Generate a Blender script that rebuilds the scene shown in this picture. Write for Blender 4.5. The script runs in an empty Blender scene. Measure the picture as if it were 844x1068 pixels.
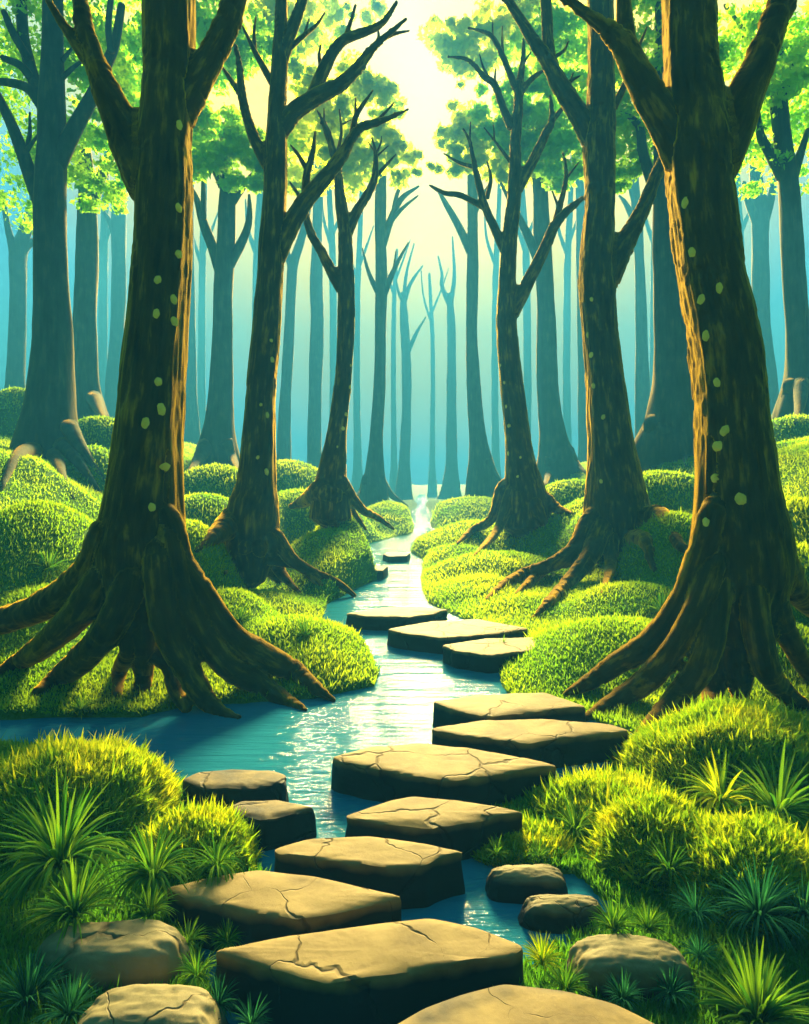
import bpy, math, random
import numpy as np
from mathutils import Vector
from mathutils.bvhtree import BVHTree

# ------------------------------------------------------------------ basics
F, CX, HY, CAMH = 620.0, 422.0, 505.0, 1.6          # focal length in photo pixels, principal column, horizon row, eye height
RS = np.random.RandomState(7)
random.seed(7)
scene = bpy.context.scene
COL = scene.collection

def P(px, py, Y):
    return np.array([(px - CX) * Y / F, Y, CAMH - (py - HY) * Y / F])

def link(o, parent=None):
    COL.objects.link(o)
    if parent is not None:
        o.parent = parent
    return o

def mesh_obj(name, verts, faces, mat, parent=None, smooth=True, origin=None, normals=None):
    v = np.asarray(verts, dtype=np.float64)
    if origin is not None:
        v = v - np.asarray(origin)
    me = bpy.data.meshes.new(name)
    if isinstance(faces, np.ndarray):
        n, k = faces.shape
        me.vertices.add(len(v)); me.vertices.foreach_set('co', v.astype(np.float32).ravel())
        me.loops.add(n * k); me.loops.foreach_set('vertex_index', faces.astype(np.int32).ravel())
        me.polygons.add(n); me.polygons.foreach_set('loop_start', np.arange(0, n * k, k, dtype=np.int32))
        me.update(calc_edges=True)
    else:
        me.from_pydata([tuple(p) for p in v], [], [tuple(f) for f in faces])
        me.update()
    me.polygons.foreach_set('use_smooth', [smooth] * len(me.polygons))
    if normals is not None:
        me.normals_split_custom_set_from_vertices([tuple(n) for n in normals])
    me.materials.append(mat)
    o = bpy.data.objects.new(name, me)
    if origin is not None and parent is None:
        o.location = tuple(origin)
    return link(o, parent)

def tag(o, label=None, cat=None, group=None, kind=None):
    if label: o['label'] = label
    if cat: o['category'] = cat
    if group: o['group'] = group
    if kind: o['kind'] = kind
    return o

def empty(name, loc):
    o = bpy.data.objects.new(name, None)
    o.empty_display_size = 0.2
    o.location = tuple(loc)
    return link(o)

# vectorised value noise
_perm = np.random.RandomState(3).rand(64, 64, 64)
def vnoise(p):
    p = np.asarray(p, dtype=np.float64)
    i = np.floor(p).astype(int); f = p - i; f = f * f * (3 - 2 * f)
    r = 0
    for dx in (0, 1):
        for dy in (0, 1):
            for dz in (0, 1):
                w = np.where(dx, f[..., 0], 1 - f[..., 0]) * np.where(dy, f[..., 1], 1 - f[..., 1]) * np.where(dz, f[..., 2], 1 - f[..., 2])
                r = r + w * _perm[(i[..., 0] + dx) % 64, (i[..., 1] + dy) % 64, (i[..., 2] + dz) % 64]
    return r * 2 - 1

def sstep(a, b, x):
    t = np.clip((x - a) / (b - a), 0, 1)
    return t * t * (3 - 2 * t)

# ------------------------------------------------------------------ materials
def new_mat(name):
    m = bpy.data.materials.new(name); m.use_nodes = True
    nt = m.node_tree; nt.nodes.clear()
    out = nt.nodes.new('ShaderNodeOutputMaterial')
    return m, nt, out

def N(nt, typ, **kw):
    n = nt.nodes.new(typ)
    for k, v in kw.items():
        if k in n.inputs.keys() if hasattr(n.inputs, 'keys') else False:
            n.inputs[k].default_value = v
        else:
            setattr(n, k, v)
    return n

def ramp(nt, fac, stops):
    r = nt.nodes.new('ShaderNodeValToRGB')
    el = r.color_ramp.elements
    while len(el) > 1: el.remove(el[0])
    el[0].position = stops[0][0]; el[0].color = (*stops[0][1], 1)
    for p, c in stops[1:]:
        e = el.new(p); e.color = (*c, 1)
    nt.links.new(fac, r.inputs[0])
    return r.outputs[0]

def bark_mat(name, c0, c1, c2, zs=0.16, scale=16, bump=0.5, attr=None, sheen=1.0):
    m, nt, out = new_mat(name); L = nt.links.new
    tc = nt.nodes.new('ShaderNodeTexCoord'); mp = nt.nodes.new('ShaderNodeMapping')
    mp.inputs['Scale'].default_value = (1, 1, zs)
    if attr:      # grain that runs along trunk, limb and root
        at = N(nt, 'ShaderNodeAttribute'); at.attribute_name = attr; L(at.outputs['Vector'], mp.inputs[0])
    else:
        L(tc.outputs['Object'], mp.inputs[0])
    n1 = N(nt, 'ShaderNodeTexNoise'); n1.inputs['Scale'].default_value = scale; n1.inputs['Detail'].default_value = 6; n1.inputs['Roughness'].default_value = .62
    L(mp.outputs[0], n1.inputs['Vector'])
    n2 = N(nt, 'ShaderNodeTexNoise'); n2.inputs['Scale'].default_value = 3.2; n2.inputs['Detail'].default_value = 4
    L(tc.outputs['Object'], n2.inputs['Vector'])
    ad = N(nt, 'ShaderNodeMath', operation='MULTIPLY_ADD'); L(n2.outputs[0], ad.inputs[0]); ad.inputs[1].default_value = .45
    L(n1.outputs[0], ad.inputs[2])
    c = ramp(nt, ad.outputs[0], [(.5, c0), (.78, c1), (1.0, c2)])
    b = N(nt, 'ShaderNodeBump'); b.inputs['Strength'].default_value = bump; b.inputs['Distance'].default_value = .03
    L(n1.outputs[0], b.inputs['Height'])
    pr = N(nt, 'ShaderNodeBsdfPrincipled'); L(c, pr.inputs['Base Color']); L(b.outputs[0], pr.inputs['Normal'])
    pr.inputs['Roughness'].default_value = .85; pr.inputs['Specular IOR Level'].default_value = .02; pr.inputs['Specular Tint'].default_value = (1, .68, .18, 1)
    pr.inputs['Sheen Weight'].default_value = sheen; pr.inputs['Sheen Roughness'].default_value = .35; pr.inputs['Sheen Tint'].default_value = (1, .60, .03, 1)      # gold sheen added to brighten the sunlit rims of the bark
    L(pr.outputs[0], out.inputs[0])
    return m

def leaf_mat(name, c0, c1, tr, trans=.5, c00=None):
    """blade / leaf: colour varies leaf by leaf through the 'rnd' attribute; thin, so light shines through"""
    m, nt, out = new_mat(name); L = nt.links.new
    at = N(nt, 'ShaderNodeAttribute'); at.attribute_name = 'rnd'
    c = ramp(nt, at.outputs['Fac'], [(0, c0 if c00 is None else c00), (.25, c0), (1, c1)])
    mx = N(nt, 'ShaderNodeMix', data_type='RGBA', blend_type='MULTIPLY')
    mx.inputs['Factor'].default_value = 1
    L(c, mx.inputs[6]); mx.inputs[7].default_value = (*tr, 1)
    d = N(nt, 'ShaderNodeBsdfDiffuse'); L(c, d.inputs[0])
    t = N(nt, 'ShaderNodeBsdfTranslucent'); L(mx.outputs[2], t.inputs[0])
    s = N(nt, 'ShaderNodeMixShader'); s.inputs[0].default_value = trans
    L(d.outputs[0], s.inputs[1]); L(t.outputs[0], s.inputs[2])
    L(s.outputs[0], out.inputs[0])
    return m

def stone_mat(name='stone', w0=.098, w1=.128, cols=((.125, .083, .024), (.20, .138, .040), (.25, .177, .056))):
    m, nt, out = new_mat(name); L = nt.links.new
    tc = nt.nodes.new('ShaderNodeTexCoord')
    geo = N(nt, 'ShaderNodeNewGeometry')
    oi = N(nt, 'ShaderNodeObjectInfo')
    va = N(nt, 'ShaderNodeVectorMath', operation='ADD')
    sc = N(nt, 'ShaderNodeVectorMath', operation='SCALE'); sc.inputs['Scale'].default_value = 40
    cmb = N(nt, 'ShaderNodeCombineXYZ'); L(oi.outputs['Random'], cmb.inputs[0]); L(oi.outputs['Random'], cmb.inputs[1])
    L(cmb.outputs[0], sc.inputs[0]); L(tc.outputs['Object'], va.inputs[0]); L(sc.outputs[0], va.inputs[1])
    # warped voronoi edges = cracks, masked by a slow noise so that they break off
    nw = N(nt, 'ShaderNodeTexNoise'); nw.inputs['Scale'].default_value = 6; nw.inputs['Detail'].default_value = 3
    L(va.outputs[0], nw.inputs['Vector'])
    ws = N(nt, 'ShaderNodeVectorMath', operation='SCALE'); ws.inputs['Scale'].default_value = .16
    L(nw.outputs['Color'], ws.inputs[0])
    wa = N(nt, 'ShaderNodeVectorMath', operation='ADD'); L(va.outputs[0], wa.inputs[0]); L(ws.outputs[0], wa.inputs[1])
    vo = N(nt, 'ShaderNodeTexVoronoi', feature='DISTANCE_TO_EDGE'); vo.inputs['Scale'].default_value = 2.6
    L(wa.outputs[0], vo.inputs['Vector'])
    nm = N(nt, 'ShaderNodeTexNoise'); nm.inputs['Scale'].default_value = 3.1; L(va.outputs[0], nm.inputs['Vector'])
    wid = N(nt, 'ShaderNodeMapRange'); L(nm.outputs[0], wid.inputs[0])
    wid.inputs[1].default_value = .42; wid.inputs[2].default_value = .62; wid.inputs[3].default_value = .0005; wid.inputs[4].default_value = .034
    dv = N(nt, 'ShaderNodeMath', operation='DIVIDE'); L(vo.outputs['Distance'], dv.inputs[0]); L(wid.outputs[0], dv.inputs[1])
    dv.use_clamp = True
    cr = ramp(nt, dv.outputs[0], [(.0, (0, 0, 0)), (1, (1, 1, 1))])
    n1 = N(nt, 'ShaderNodeTexNoise'); n1.inputs['Scale'].default_value = 5; n1.inputs['Detail'].default_value = 8; n1.inputs['Roughness'].default_value = .6
    L(va.outputs[0], n1.inputs['Vector'])
    c = ramp(nt, n1.outputs[0], [(.3, cols[0]), (.5, cols[1]), (.7, cols[2])])
    mx = N(nt, 'ShaderNodeMix', data_type='RGBA'); L(cr, mx.inputs['Factor'])
    mx.inputs[6].default_value = (.095, .064, .022, 1); L(c, mx.inputs[7])
    # shade of the stone flanks painted into the colour, by height above the water
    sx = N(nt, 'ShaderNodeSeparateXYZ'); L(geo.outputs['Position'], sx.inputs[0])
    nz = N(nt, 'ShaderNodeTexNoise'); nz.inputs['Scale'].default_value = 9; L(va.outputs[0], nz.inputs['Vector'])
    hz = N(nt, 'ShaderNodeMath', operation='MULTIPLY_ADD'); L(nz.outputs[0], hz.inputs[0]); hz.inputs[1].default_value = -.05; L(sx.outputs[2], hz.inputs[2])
    flank_shade = N(nt, 'ShaderNodeMapRange'); L(hz.outputs[0], flank_shade.inputs[0]); flank_shade.inputs[1].default_value = w0; flank_shade.inputs[2].default_value = w1
    mw = N(nt, 'ShaderNodeMix', data_type='RGBA'); L(flank_shade.outputs[0], mw.inputs['Factor']); mw.inputs[6].default_value = (.010, .016, .022, 1); L(mx.outputs[2], mw.inputs[7])
    n3 = N(nt, 'ShaderNodeTexNoise'); n3.inputs['Scale'].default_value = 45; n3.inputs['Detail'].default_value = 5; L(va.outputs[0], n3.inputs['Vector'])
    hm = N(nt, 'ShaderNodeMath', operation='MULTIPLY_ADD'); L(n3.outputs[0], hm.inputs[0]); hm.inputs[1].default_value = .25
    L(cr, hm.inputs[2])
    b = N(nt, 'ShaderNodeBump'); b.inputs['Strength'].default_value = .6; b.inputs['Distance'].default_value = .012; L(hm.outputs[0], b.inputs['Height'])
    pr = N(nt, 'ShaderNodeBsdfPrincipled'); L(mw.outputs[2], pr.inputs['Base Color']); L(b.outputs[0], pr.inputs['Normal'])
    pr.inputs['Roughness'].default_value = .75; pr.inputs['Specular IOR Level'].default_value = .3
    L(pr.outputs[0], out.inputs[0])
    return m

def ground_mat():
    m, nt, out = new_mat('ground_moss'); L = nt.links.new
    tc = nt.nodes.new('ShaderNodeTexCoord')
    n1 = N(nt, 'ShaderNodeTexNoise'); n1.inputs['Scale'].default_value = 1.3; n1.inputs['Detail'].default_value = 8
    L(tc.outputs['Object'], n1.inputs['Vector'])
    c = ramp(nt, n1.outputs[0], [(.3, (0.035, 0.119, 0.014)), (.55, (0.063, 0.161, 0.014)), (.75, (0.098, 0.196, 0.014))])
    n2 = N(nt, 'ShaderNodeTexNoise'); n2.inputs['Scale'].default_value = 30; n2.inputs['Detail'].default_value = 4; L(tc.outputs['Object'], n2.inputs['Vector'])
    b = N(nt, 'ShaderNodeBump'); b.inputs['Strength'].default_value = .8; b.inputs['Distance'].default_value = .05; L(n2.outputs[0], b.inputs['Height'])
    pr = N(nt, 'ShaderNodeBsdfPrincipled'); L(c, pr.inputs['Base Color']); L(b.outputs[0], pr.inputs['Normal'])
    pr.inputs['Roughness'].default_value = .95; pr.inputs['Specular IOR Level'].default_value = .1
    L(pr.outputs[0], out.inputs[0])
    return m

def water_mat():
    m, nt, out = new_mat('water'); L = nt.links.new
    tc = nt.nodes.new('ShaderNodeTexCoord')
    def wave(sx, sy, sc, det):
        mp = nt.nodes.new('ShaderNodeMapping'); mp.inputs['Scale'].default_value = (sx, sy, 1); L(tc.outputs['Object'], mp.inputs[0])
        n = N(nt, 'ShaderNodeTexNoise'); n.inputs['Scale'].default_value = sc; n.inputs['Detail'].default_value = det; n.inputs['Distortion'].default_value = .6
        L(mp.outputs[0], n.inputs['Vector']); return n.outputs[0]
    a = wave(.35, 2.6, 3.0, 2); b2 = wave(.6, 4.5, 9, 2)
    ad = N(nt, 'ShaderNodeMath', operation='MULTIPLY_ADD'); L(b2, ad.inputs[0]); ad.inputs[1].default_value = .3
    a3 = wave(.22, 1.5, 1.4, 1); ad0 = N(nt, 'ShaderNodeMath', operation='MULTIPLY_ADD'); L(a3, ad0.inputs[0]); ad0.inputs[1].default_value = 1.8; L(a, ad0.inputs[2]); L(ad0.outputs[0], ad.inputs[2])
    b = N(nt, 'ShaderNodeBump'); b.inputs['Strength'].default_value = .5; b.inputs['Distance'].default_value = .032; L(ad.outputs[0], b.inputs['Height'])
    pr = N(nt, 'ShaderNodeBsdfPrincipled'); pr.inputs['Base Color'].default_value = (.015, .15, .235, 1)
    pr.inputs['Roughness'].default_value = .06; pr.inputs['IOR'].default_value = 1.06; pr.inputs['Specular IOR Level'].default_value = .5
    L(b.outputs[0], pr.inputs['Normal']); L(pr.outputs[0], out.inputs[0])
    return m

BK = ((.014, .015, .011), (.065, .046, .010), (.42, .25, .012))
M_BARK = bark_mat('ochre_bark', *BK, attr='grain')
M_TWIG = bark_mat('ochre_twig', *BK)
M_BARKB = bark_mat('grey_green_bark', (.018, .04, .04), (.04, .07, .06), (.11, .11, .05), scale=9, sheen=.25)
M_SPOT = bark_mat('pale_lichen', (.88, .64, .09), (.95, .70, .11), (.97, .75, .15), zs=1, scale=30, bump=.3, sheen=.8)
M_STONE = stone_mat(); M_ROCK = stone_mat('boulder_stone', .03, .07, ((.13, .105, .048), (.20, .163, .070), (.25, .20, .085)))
M_GROUND = ground_mat()
M_WATER = water_mat()
M_CORE = ground_mat(); M_CORE.name = 'bush_core'
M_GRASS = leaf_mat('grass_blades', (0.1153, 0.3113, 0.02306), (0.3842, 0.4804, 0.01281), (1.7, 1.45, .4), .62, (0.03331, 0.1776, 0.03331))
M_BUSH = leaf_mat('bush_blades', (0.168, 0.3465, 0.01575), (0.525, 0.5565, 0.0105), (1.7, 1.45, .4))
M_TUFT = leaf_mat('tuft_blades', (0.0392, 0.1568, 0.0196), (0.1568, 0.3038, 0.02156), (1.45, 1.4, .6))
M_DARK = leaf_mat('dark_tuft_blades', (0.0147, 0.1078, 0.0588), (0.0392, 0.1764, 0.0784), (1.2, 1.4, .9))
M_LEAFY = leaf_mat('yellow_leaves', (.31, .47, .010), (.50, .60, .010), (1.75, 1.5, .6), .7)
M_LEAFG = leaf_mat('green_leaves', (.20, .43, .0215), (.33, .52, .0258), (1.7, 1.65, .8), .7)

# ------------------------------------------------------------------ terrain
STREAM = np.array([  # distance, left and right edge of the water (as seen columns at that distance)
    (-3, 250, 500), (1.2, 250, 500), (1.5, 262, 470), (1.85, 240, 490), (2.05, 225, 565), (2.2, 262, 630), (2.32, 300, 600), (2.42, 295, 585), (2.5, 285, 492), (2.7, 282, 490),
    (3.0, 245, 530), (3.2, 185, 600), (3.4, 150, 650), (3.55, 40, 665), (3.7, -150, 670), (3.98, -150, 610), (4.08, 160, 590),
    (4.25, 200, 560), (4.42, 335, 522), (4.7, 400, 513), (5.0, 404, 513), (5.5, 392, 535), (6.0, 362, 540), (6.6, 345, 500),
    (7.35, 345, 460), (8, 350, 440), (9, 370, 433), (10, 396, 434), (11, 378, 438), (12.5, 345, 440), (14, 350, 426),
    (17, 405, 428), (19, 431, 457), (22, 432, 452), (26, 424, 447), (32, 433, 446), (40, 435, 444), (60, 438, 442), (80, 440, 440)], dtype=float)
def edges(Y):
    l = np.interp(Y, STREAM[:, 0], STREAM[:, 1]); r = np.interp(Y, STREAM[:, 0], STREAM[:, 2])
    Yc = np.maximum(Y, 1.2)
    return (l - CX) * Yc / F, (r - CX) * Yc / F

MOUNDS = []
def mound(px, pt, hw, Y, ry, lift=.06):
    Y = Y + .45 * ry; ry = ry * 1.5
    if Y > 9.5 and pt < 520: hw *= 1.45
    MOUNDS.append(((px - CX) * Y / F, Y, max(hw * Y / F, .15) * 1.3, ry * 1.4, CAMH - (pt - HY) * Y / F - lift))
for a in [(40, 518, 78, 6.2, 1.0), (40, 605, 70, 5.35, .55), (85, 712, 100, 4.45, .36), (195, 538, 52, 7.4, .6), (235, 612, 65, 5.7, .55),
          (300, 640, 105, 5.25, .5), (365, 682, 42, 4.98, .32), (325, 672, 52, 4.8, .3), (350, 566, 50, 9.2, .9), (262, 612, 75, 7.3, .5),
          (375, 528, 66, 11.2, 1.3), (345, 548, 62, 9.9, .8), (60, 500, 70, 10.4, 1.0), (105, 432, 60, 13.5, 1.2), (95, 462, 50, 11.6, 1.0), (20, 403, 55, 16, 1.5),
          (225, 482, 60, 12.6, 1.1), (210, 512, 60, 10.4, .9), (300, 478, 55, 16.5, 1.6), (310, 508, 50, 13.6, 1.1), (405, 522, 40, 21, 2),
          (505, 540, 80, 13.2, 1.4), (478, 566, 52, 11.4, .8), (525, 572, 85, 9.7, .8), (505, 600, 65, 8.3, .6), (545, 618, 48, 7.3, .5),
          (668, 604, 82, 6.7, .6), (650, 640, 115, 5.1, .5), (570, 678, 62, 4.85, .36), (705, 530, 60, 7.7, .8), (825, 512, 60, 6.4, .8),
          (830, 562, 60, 5.6, .6), (830, 430, 70, 13, 1.2), (820, 458, 60, 11, 1.0), (690, 488, 75, 10.6, 1.0), (600, 498, 60, 14, 1.2),
          (640, 512, 70, 11.8, 1.0), (495, 517, 50, 22, 2), (450, 520, 60, 44, 4), (800, 640, 90, 4.9, .5)]:
    mound(*a)

def H(x, Y):
    x = np.asarray(x, float); Y = np.asarray(Y, float)
    xl, xr = edges(Y)
    d = np.maximum(xl - x, x - xr)
    far = sstep(3.3, 7.5, Y)
    dd = np.clip(d, 0, 16)
    base = .04 + dd * .03 + (.085 * np.clip(dd - 1.2, 0, 4.6) ** 2 + .24 * np.clip(dd - 5.8, 0, 20)) * far
    base = base * (1 - .75 * sstep(32, 60, Y)) + .06 * vnoise(np.stack([x * .9, Y * .9, 0 * x], -1)) * np.clip(dd, 0, 1)
    z = base
    for (mx, my, rx, ry, zt) in MOUNDS:
        r2 = ((x - mx) / rx) ** 2 + ((Y - my) / ry) ** 2
        k = np.clip(1 - r2, 0, 1) ** 1.25
        m = np.where(k > 0, (zt + .12) * k - .12, -9.)
        h = np.clip(.5 + .5 * (m - z) / .14, 0, 1)          # mounds melt into the slope and into each other
        z = z * (1 - h) + np.maximum(m, z - .14) * h + .14 * h * (1 - h)
    z = z + .02 * vnoise(np.stack([x * 3, Y * 3, 0 * x + 5], -1))
    # the bed under the water
    tol = .05 + .006 * np.clip(Y, 0, 60)
    bk = sstep(-tol, tol * 1.6, d)
    return -.28 * (1 - bk) + z * bk

def ray_ground(px, py, y0=1.3, y1=45):
    Ys = np.exp(np.linspace(math.log(y0), math.log(y1), 900))
    x = (px - CX) * Ys / F; z = CAMH - (py - HY) * Ys / F
    h = np.maximum(H(x, Ys), 0)
    k = np.argmax(z < h)
    return float(Ys[k]) if (z < h).any() else None

def grid_axis(lo, hi, c, s0, g):
    out = [c]; s = s0
    while out[-1] < hi: out.append(out[-1] + s); s *= g
    neg = [c]; s = s0
    while neg[-1] > lo: neg.append(neg[-1] - s); s *= g
    return np.array(neg[:0:-1] + out)
gx = grid_axis(-420, 420, 0, .045, 1.017)
gy = np.concatenate([grid_axis(-40, 900, 4.0, .04, 1.0145)])
GX, GY = np.meshgrid(gx, gy)
GZ = H(GX, GY)
nx, ny = len(gx), len(gy)
idx = np.arange(nx * ny).reshape(ny, nx)
gf = np.stack([idx[:-1, :-1], idx[:-1, 1:], idx[1:, 1:], idx[1:, :-1]], -1).reshape(-1, 4)
tag(mesh_obj('ground', np.stack([GX, GY, GZ], -1).reshape(-1, 3), gf, M_GROUND), 'rolling mossy ground of the forest valley', 'ground', kind='structure')

# water sheet
wx = np.linspace(-14, 14, 57); wy = np.concatenate([np.linspace(-6, 30, 73), np.linspace(32, 90, 20)])
WX, WY = np.meshgrid(wx, wy)
wi = np.arange(WX.size).reshape(WX.shape)
wf = np.stack([wi[:-1, :-1], wi[:-1, 1:], wi[1:, 1:], wi[1:, :-1]], -1).reshape(-1, 4)
tag(mesh_obj('stream_water', np.stack([WX, WY, 0 * WX], -1).reshape(-1, 3), wf, M_WATER), 'winding stream of rippled blue water', 'water', kind='structure')

# ------------------------------------------------------------------ blades
def blades(base, dirs, length, width, bend, segs=2, bendvec=None):
    """arrays of tapered blades; returns verts, faces(tri), rnd index per vert"""
    n = len(base)
    dirs = dirs / np.linalg.norm(dirs, axis=1, keepdims=True)
    side = np.cross(dirs, RS.normal(size=(n, 3))); side /= np.linalg.norm(side, axis=1, keepdims=True) + 1e-9
    if bendvec is None:
        bendvec = np.cross(dirs, side)
    rows = []
    for k in range(segs + 1):
        t = k / segs
        c = base + dirs * (length * t)[:, None] + bendvec * (bend * length * t * t)[:, None]
        if k < segs:
            w = width * (1 - t) ** .7 * .5
            rows += [c - side * w[:, None], c + side * w[:, None]]
        else:
            rows += [c]
    V = np.stack(rows, 1)          # n, 2*segs+1, 3
    m = 2 * segs + 1
    f = []
    for k in range(segs - 1):
        a = 2 * k
        f += [(a, a + 1, a + 3), (a, a + 3, a + 2)]
    a = 2 * (segs - 1)
    f += [(a, a + 1, a + 2)]
    Fc = (np.arange(n) * m)[:, None, None] + np.array(f)[None]
    return V.reshape(-1, 3), Fc.reshape(-1, 3), m

def set_rnd(o, vals):
    a = o.data.attributes.new('rnd', 'FLOAT', 'POINT')
    a.data.foreach_set('value', np.asarray(vals, np.float32))

def ground_normal(x, Y, e=.04):
    gx_ = (H(x + e, Y) - H(x - e, Y)) / (2 * e); gy_ = (H(x, Y + e) - H(x, Y - e)) / (2 * e)
    n = np.stack([-gx_, -gy_, np.ones_like(gx_)], -1)
    return n / np.linalg.norm(n, axis=1, keepdims=True)

# carpet of grass over the banks
nb = 560000
Yb = 1.25 * (34 / 1.25) ** (RS.rand(nb) ** .92)
xb = (RS.rand(nb) * 2 - 1) * (.80 * Yb + .5)
hb = H(xb, Yb)
xl, xr = edges(Yb)
inside = (xb > xl - .02) & (xb < xr + .02)
ok = (hb > .015) & ~inside
xb, Yb, hb = xb[ok], Yb[ok], hb[ok]
nrm = ground_normal(xb, Yb)
lump = .5 + .5 * vnoise(np.stack([xb * 1.7, Yb * 1.7, 0 * xb + 9], -1))
dv = nrm * .45 + np.array([0, 0, .8]) + RS.normal(size=nrm.shape) * .28
ln = (.018 + .022 * RS.rand(len(xb))) * (.8 + .4 * lump) * (1 + .05 * Yb) * np.where(RS.rand(len(xb)) < .03, 2.0, 1)
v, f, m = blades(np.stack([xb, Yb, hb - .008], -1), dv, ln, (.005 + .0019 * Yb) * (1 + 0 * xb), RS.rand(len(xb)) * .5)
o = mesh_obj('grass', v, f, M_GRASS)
hue = np.clip(.15 + .75 * lump * .7 + .2 * RS.rand(len(xb)), 0, 1) * (.2 + .8 * sstep(3.0, 4.6, Yb))  # near grass gets a darker colour, painting in the shade of the front bank
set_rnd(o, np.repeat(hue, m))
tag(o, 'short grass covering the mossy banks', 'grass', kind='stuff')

# ------------------------------------------------------------------ trees
def catmull(pts, per=6):
    pts = np.asarray(pts, float)
    if len(pts) < 3:
        t = np.linspace(0, 1, per + 1)[:, None]
        return pts[0] * (1 - t) + pts[-1] * t
    p = np.vstack([2 * pts[0] - pts[1], pts, 2 * pts[-1] - pts[-2]])
    out = []
    for i in range(1, len(p) - 2):
        for k in range(per):
            t = k / per
            a, b, c, d = p[i - 1], p[i], p[i + 1], p[i + 2]
            out.append(.5 * ((2 * b) + (-a + c) * t + (2 * a - 5 * b + 4 * c - d) * t * t + (-a + 3 * b - 3 * c + d) * t ** 3))
    out.append(p[-2])
    return np.array(out)

def tube(path, nseg=14, wob=0.0, seed=0):
    path = np.asarray(path); c = path[:, :3]; r = np.maximum(path[:, 3], .002)
    tang = np.gradient(c, axis=0); tang /= np.linalg.norm(tang, axis=1, keepdims=True) + 1e-9
    up = np.array([0, -1, 0.0]) if abs(tang[0][1]) < .9 else np.array([1.0, 0, 0])
    V = []; u = np.cross(tang[0], up); u /= np.linalg.norm(u)
    ang = np.linspace(0, 2 * math.pi, nseg, endpoint=False)
    for i in range(len(c)):
        u = u - tang[i] * np.dot(u, tang[i]); u /= np.linalg.norm(u) + 1e-9
        w = np.cross(tang[i], u)
        V.append(c[i] + r[i] * (np.cos(ang)[:, None] * u + np.sin(ang)[:, None] * w))
    V = np.concatenate(V + [c[:1] - tang[:1] * r[0] * .3, c[-1:] + tang[-1:] * r[-1] * .8])
    Fc = []
    n = len(c)
    for i in range(n - 1):
        for j in range(nseg):
            a = i * nseg + j; b = i * nseg + (j + 1) % nseg
            Fc.append((a, b, b + nseg, a + nseg))
    e0, e1 = n * nseg, n * nseg + 1
    for j in range(nseg):
        Fc.append((e0, (j + 1) % nseg, j)); Fc.append((e1, (n - 1) * nseg + j, (n - 1) * nseg + (j + 1) % nseg))
    return V, Fc

def to_world(pts, Yf):
    out = []
    for i, q in enumerate(pts):
        Y = Yf(i, q)
        w = P(q[0], q[1], Y)
        out.append((w[0], w[1], w[2], max(q[2], .5) * Y / F))
    return out

def root_path(pts, Y0, seat=.35):
    """a root leaves the trunk and comes down to lie on the ground: its distance runs from the trunk's to where its tip meets the ground"""
    px, py, r = pts[-1]
    Ye = ray_ground(px, py + r)
    if Ye is None: Ye = Y0
    Ye = min(max(Ye, Y0 * .76), Y0 * 1.12)
    n = len(pts)
    def dist(i, q):
        t = i / (n - 1); lin = Y0 + (Ye - Y0) * t ** 1.1
        if t > .3:
            yg = ray_ground(q[0], q[1] + .35 * q[2])
            if yg is not None:
                k = min(1, (t - .3) / .4)
                lin = lin * (1 - k) + min(max(yg, Y0 * .72), Y0 * 1.1) * k
        return lin
    w = to_world(pts, dist)
    for i in range(1, n):      # let the lower half rest in the turf, and the tip dive under it
        t = i / (n - 1)
        x, y, z, rr = w[i]
        g = max(float(H(np.array([x]), np.array([y]))[0]), -.03)
        z = max(z, g - rr * (.1 if t < .9 else .8))
        w[i] = (x, y, z, rr)
    return w

def remeshed(paths, voxel, smooth_iter=6):
    V, Fc = [], []
    for p in paths:
        v, f = tube(p, 20)
        o = sum(len(a) for a in V)
        V.append(v); Fc += [tuple(i + o for i in q) for q in f]
    me = bpy.data.meshes.new('tmp'); me.from_pydata([tuple(a) for a in np.concatenate(V)], [], Fc); me.update()
    ob = bpy.data.objects.new('tmp', me); COL.objects.link(ob)
    md = ob.modifiers.new('r', 'REMESH'); md.mode = 'VOXEL'; md.voxel_size = voxel; md.use_smooth_shade = True
    sm = ob.modifiers.new('s', 'SMOOTH'); sm.factor = .5; sm.iterations = smooth_iter
    dg = bpy.context.evaluated_depsgraph_get()
    m2 = bpy.data.meshes.new_from_object(ob.evaluated_get(dg))
    n = len(m2.vertices); co = np.empty(n * 3, np.float32); m2.vertices.foreach_get('co', co)
    polys = np.empty(len(m2.loops), np.int32); m2.loops.foreach_get('vertex_index', polys)
    quads = polys.reshape(-1, 4) if len(polys) == 4 * len(m2.polygons) else None
    if quads is None:
        quads = np.array([list(p.vertices) + [p.vertices[-1]] * (4 - len(p.vertices)) for p in m2.polygons])
    bpy.data.objects.remove(ob); bpy.data.meshes.remove(me); bpy.data.meshes.remove(m2)
    return co.reshape(-1, 3).astype(float), quads

def vnormals(v, q):
    a, b, c, d = (v[q[:, k]] for k in range(4))
    fn = np.cross(c - a, d - b)
    n = np.zeros_like(v)
    for k in range(4): np.add.at(n, q[:, k], fn)
    return n / (np.linalg.norm(n, axis=1, keepdims=True) + 1e-12)

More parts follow.
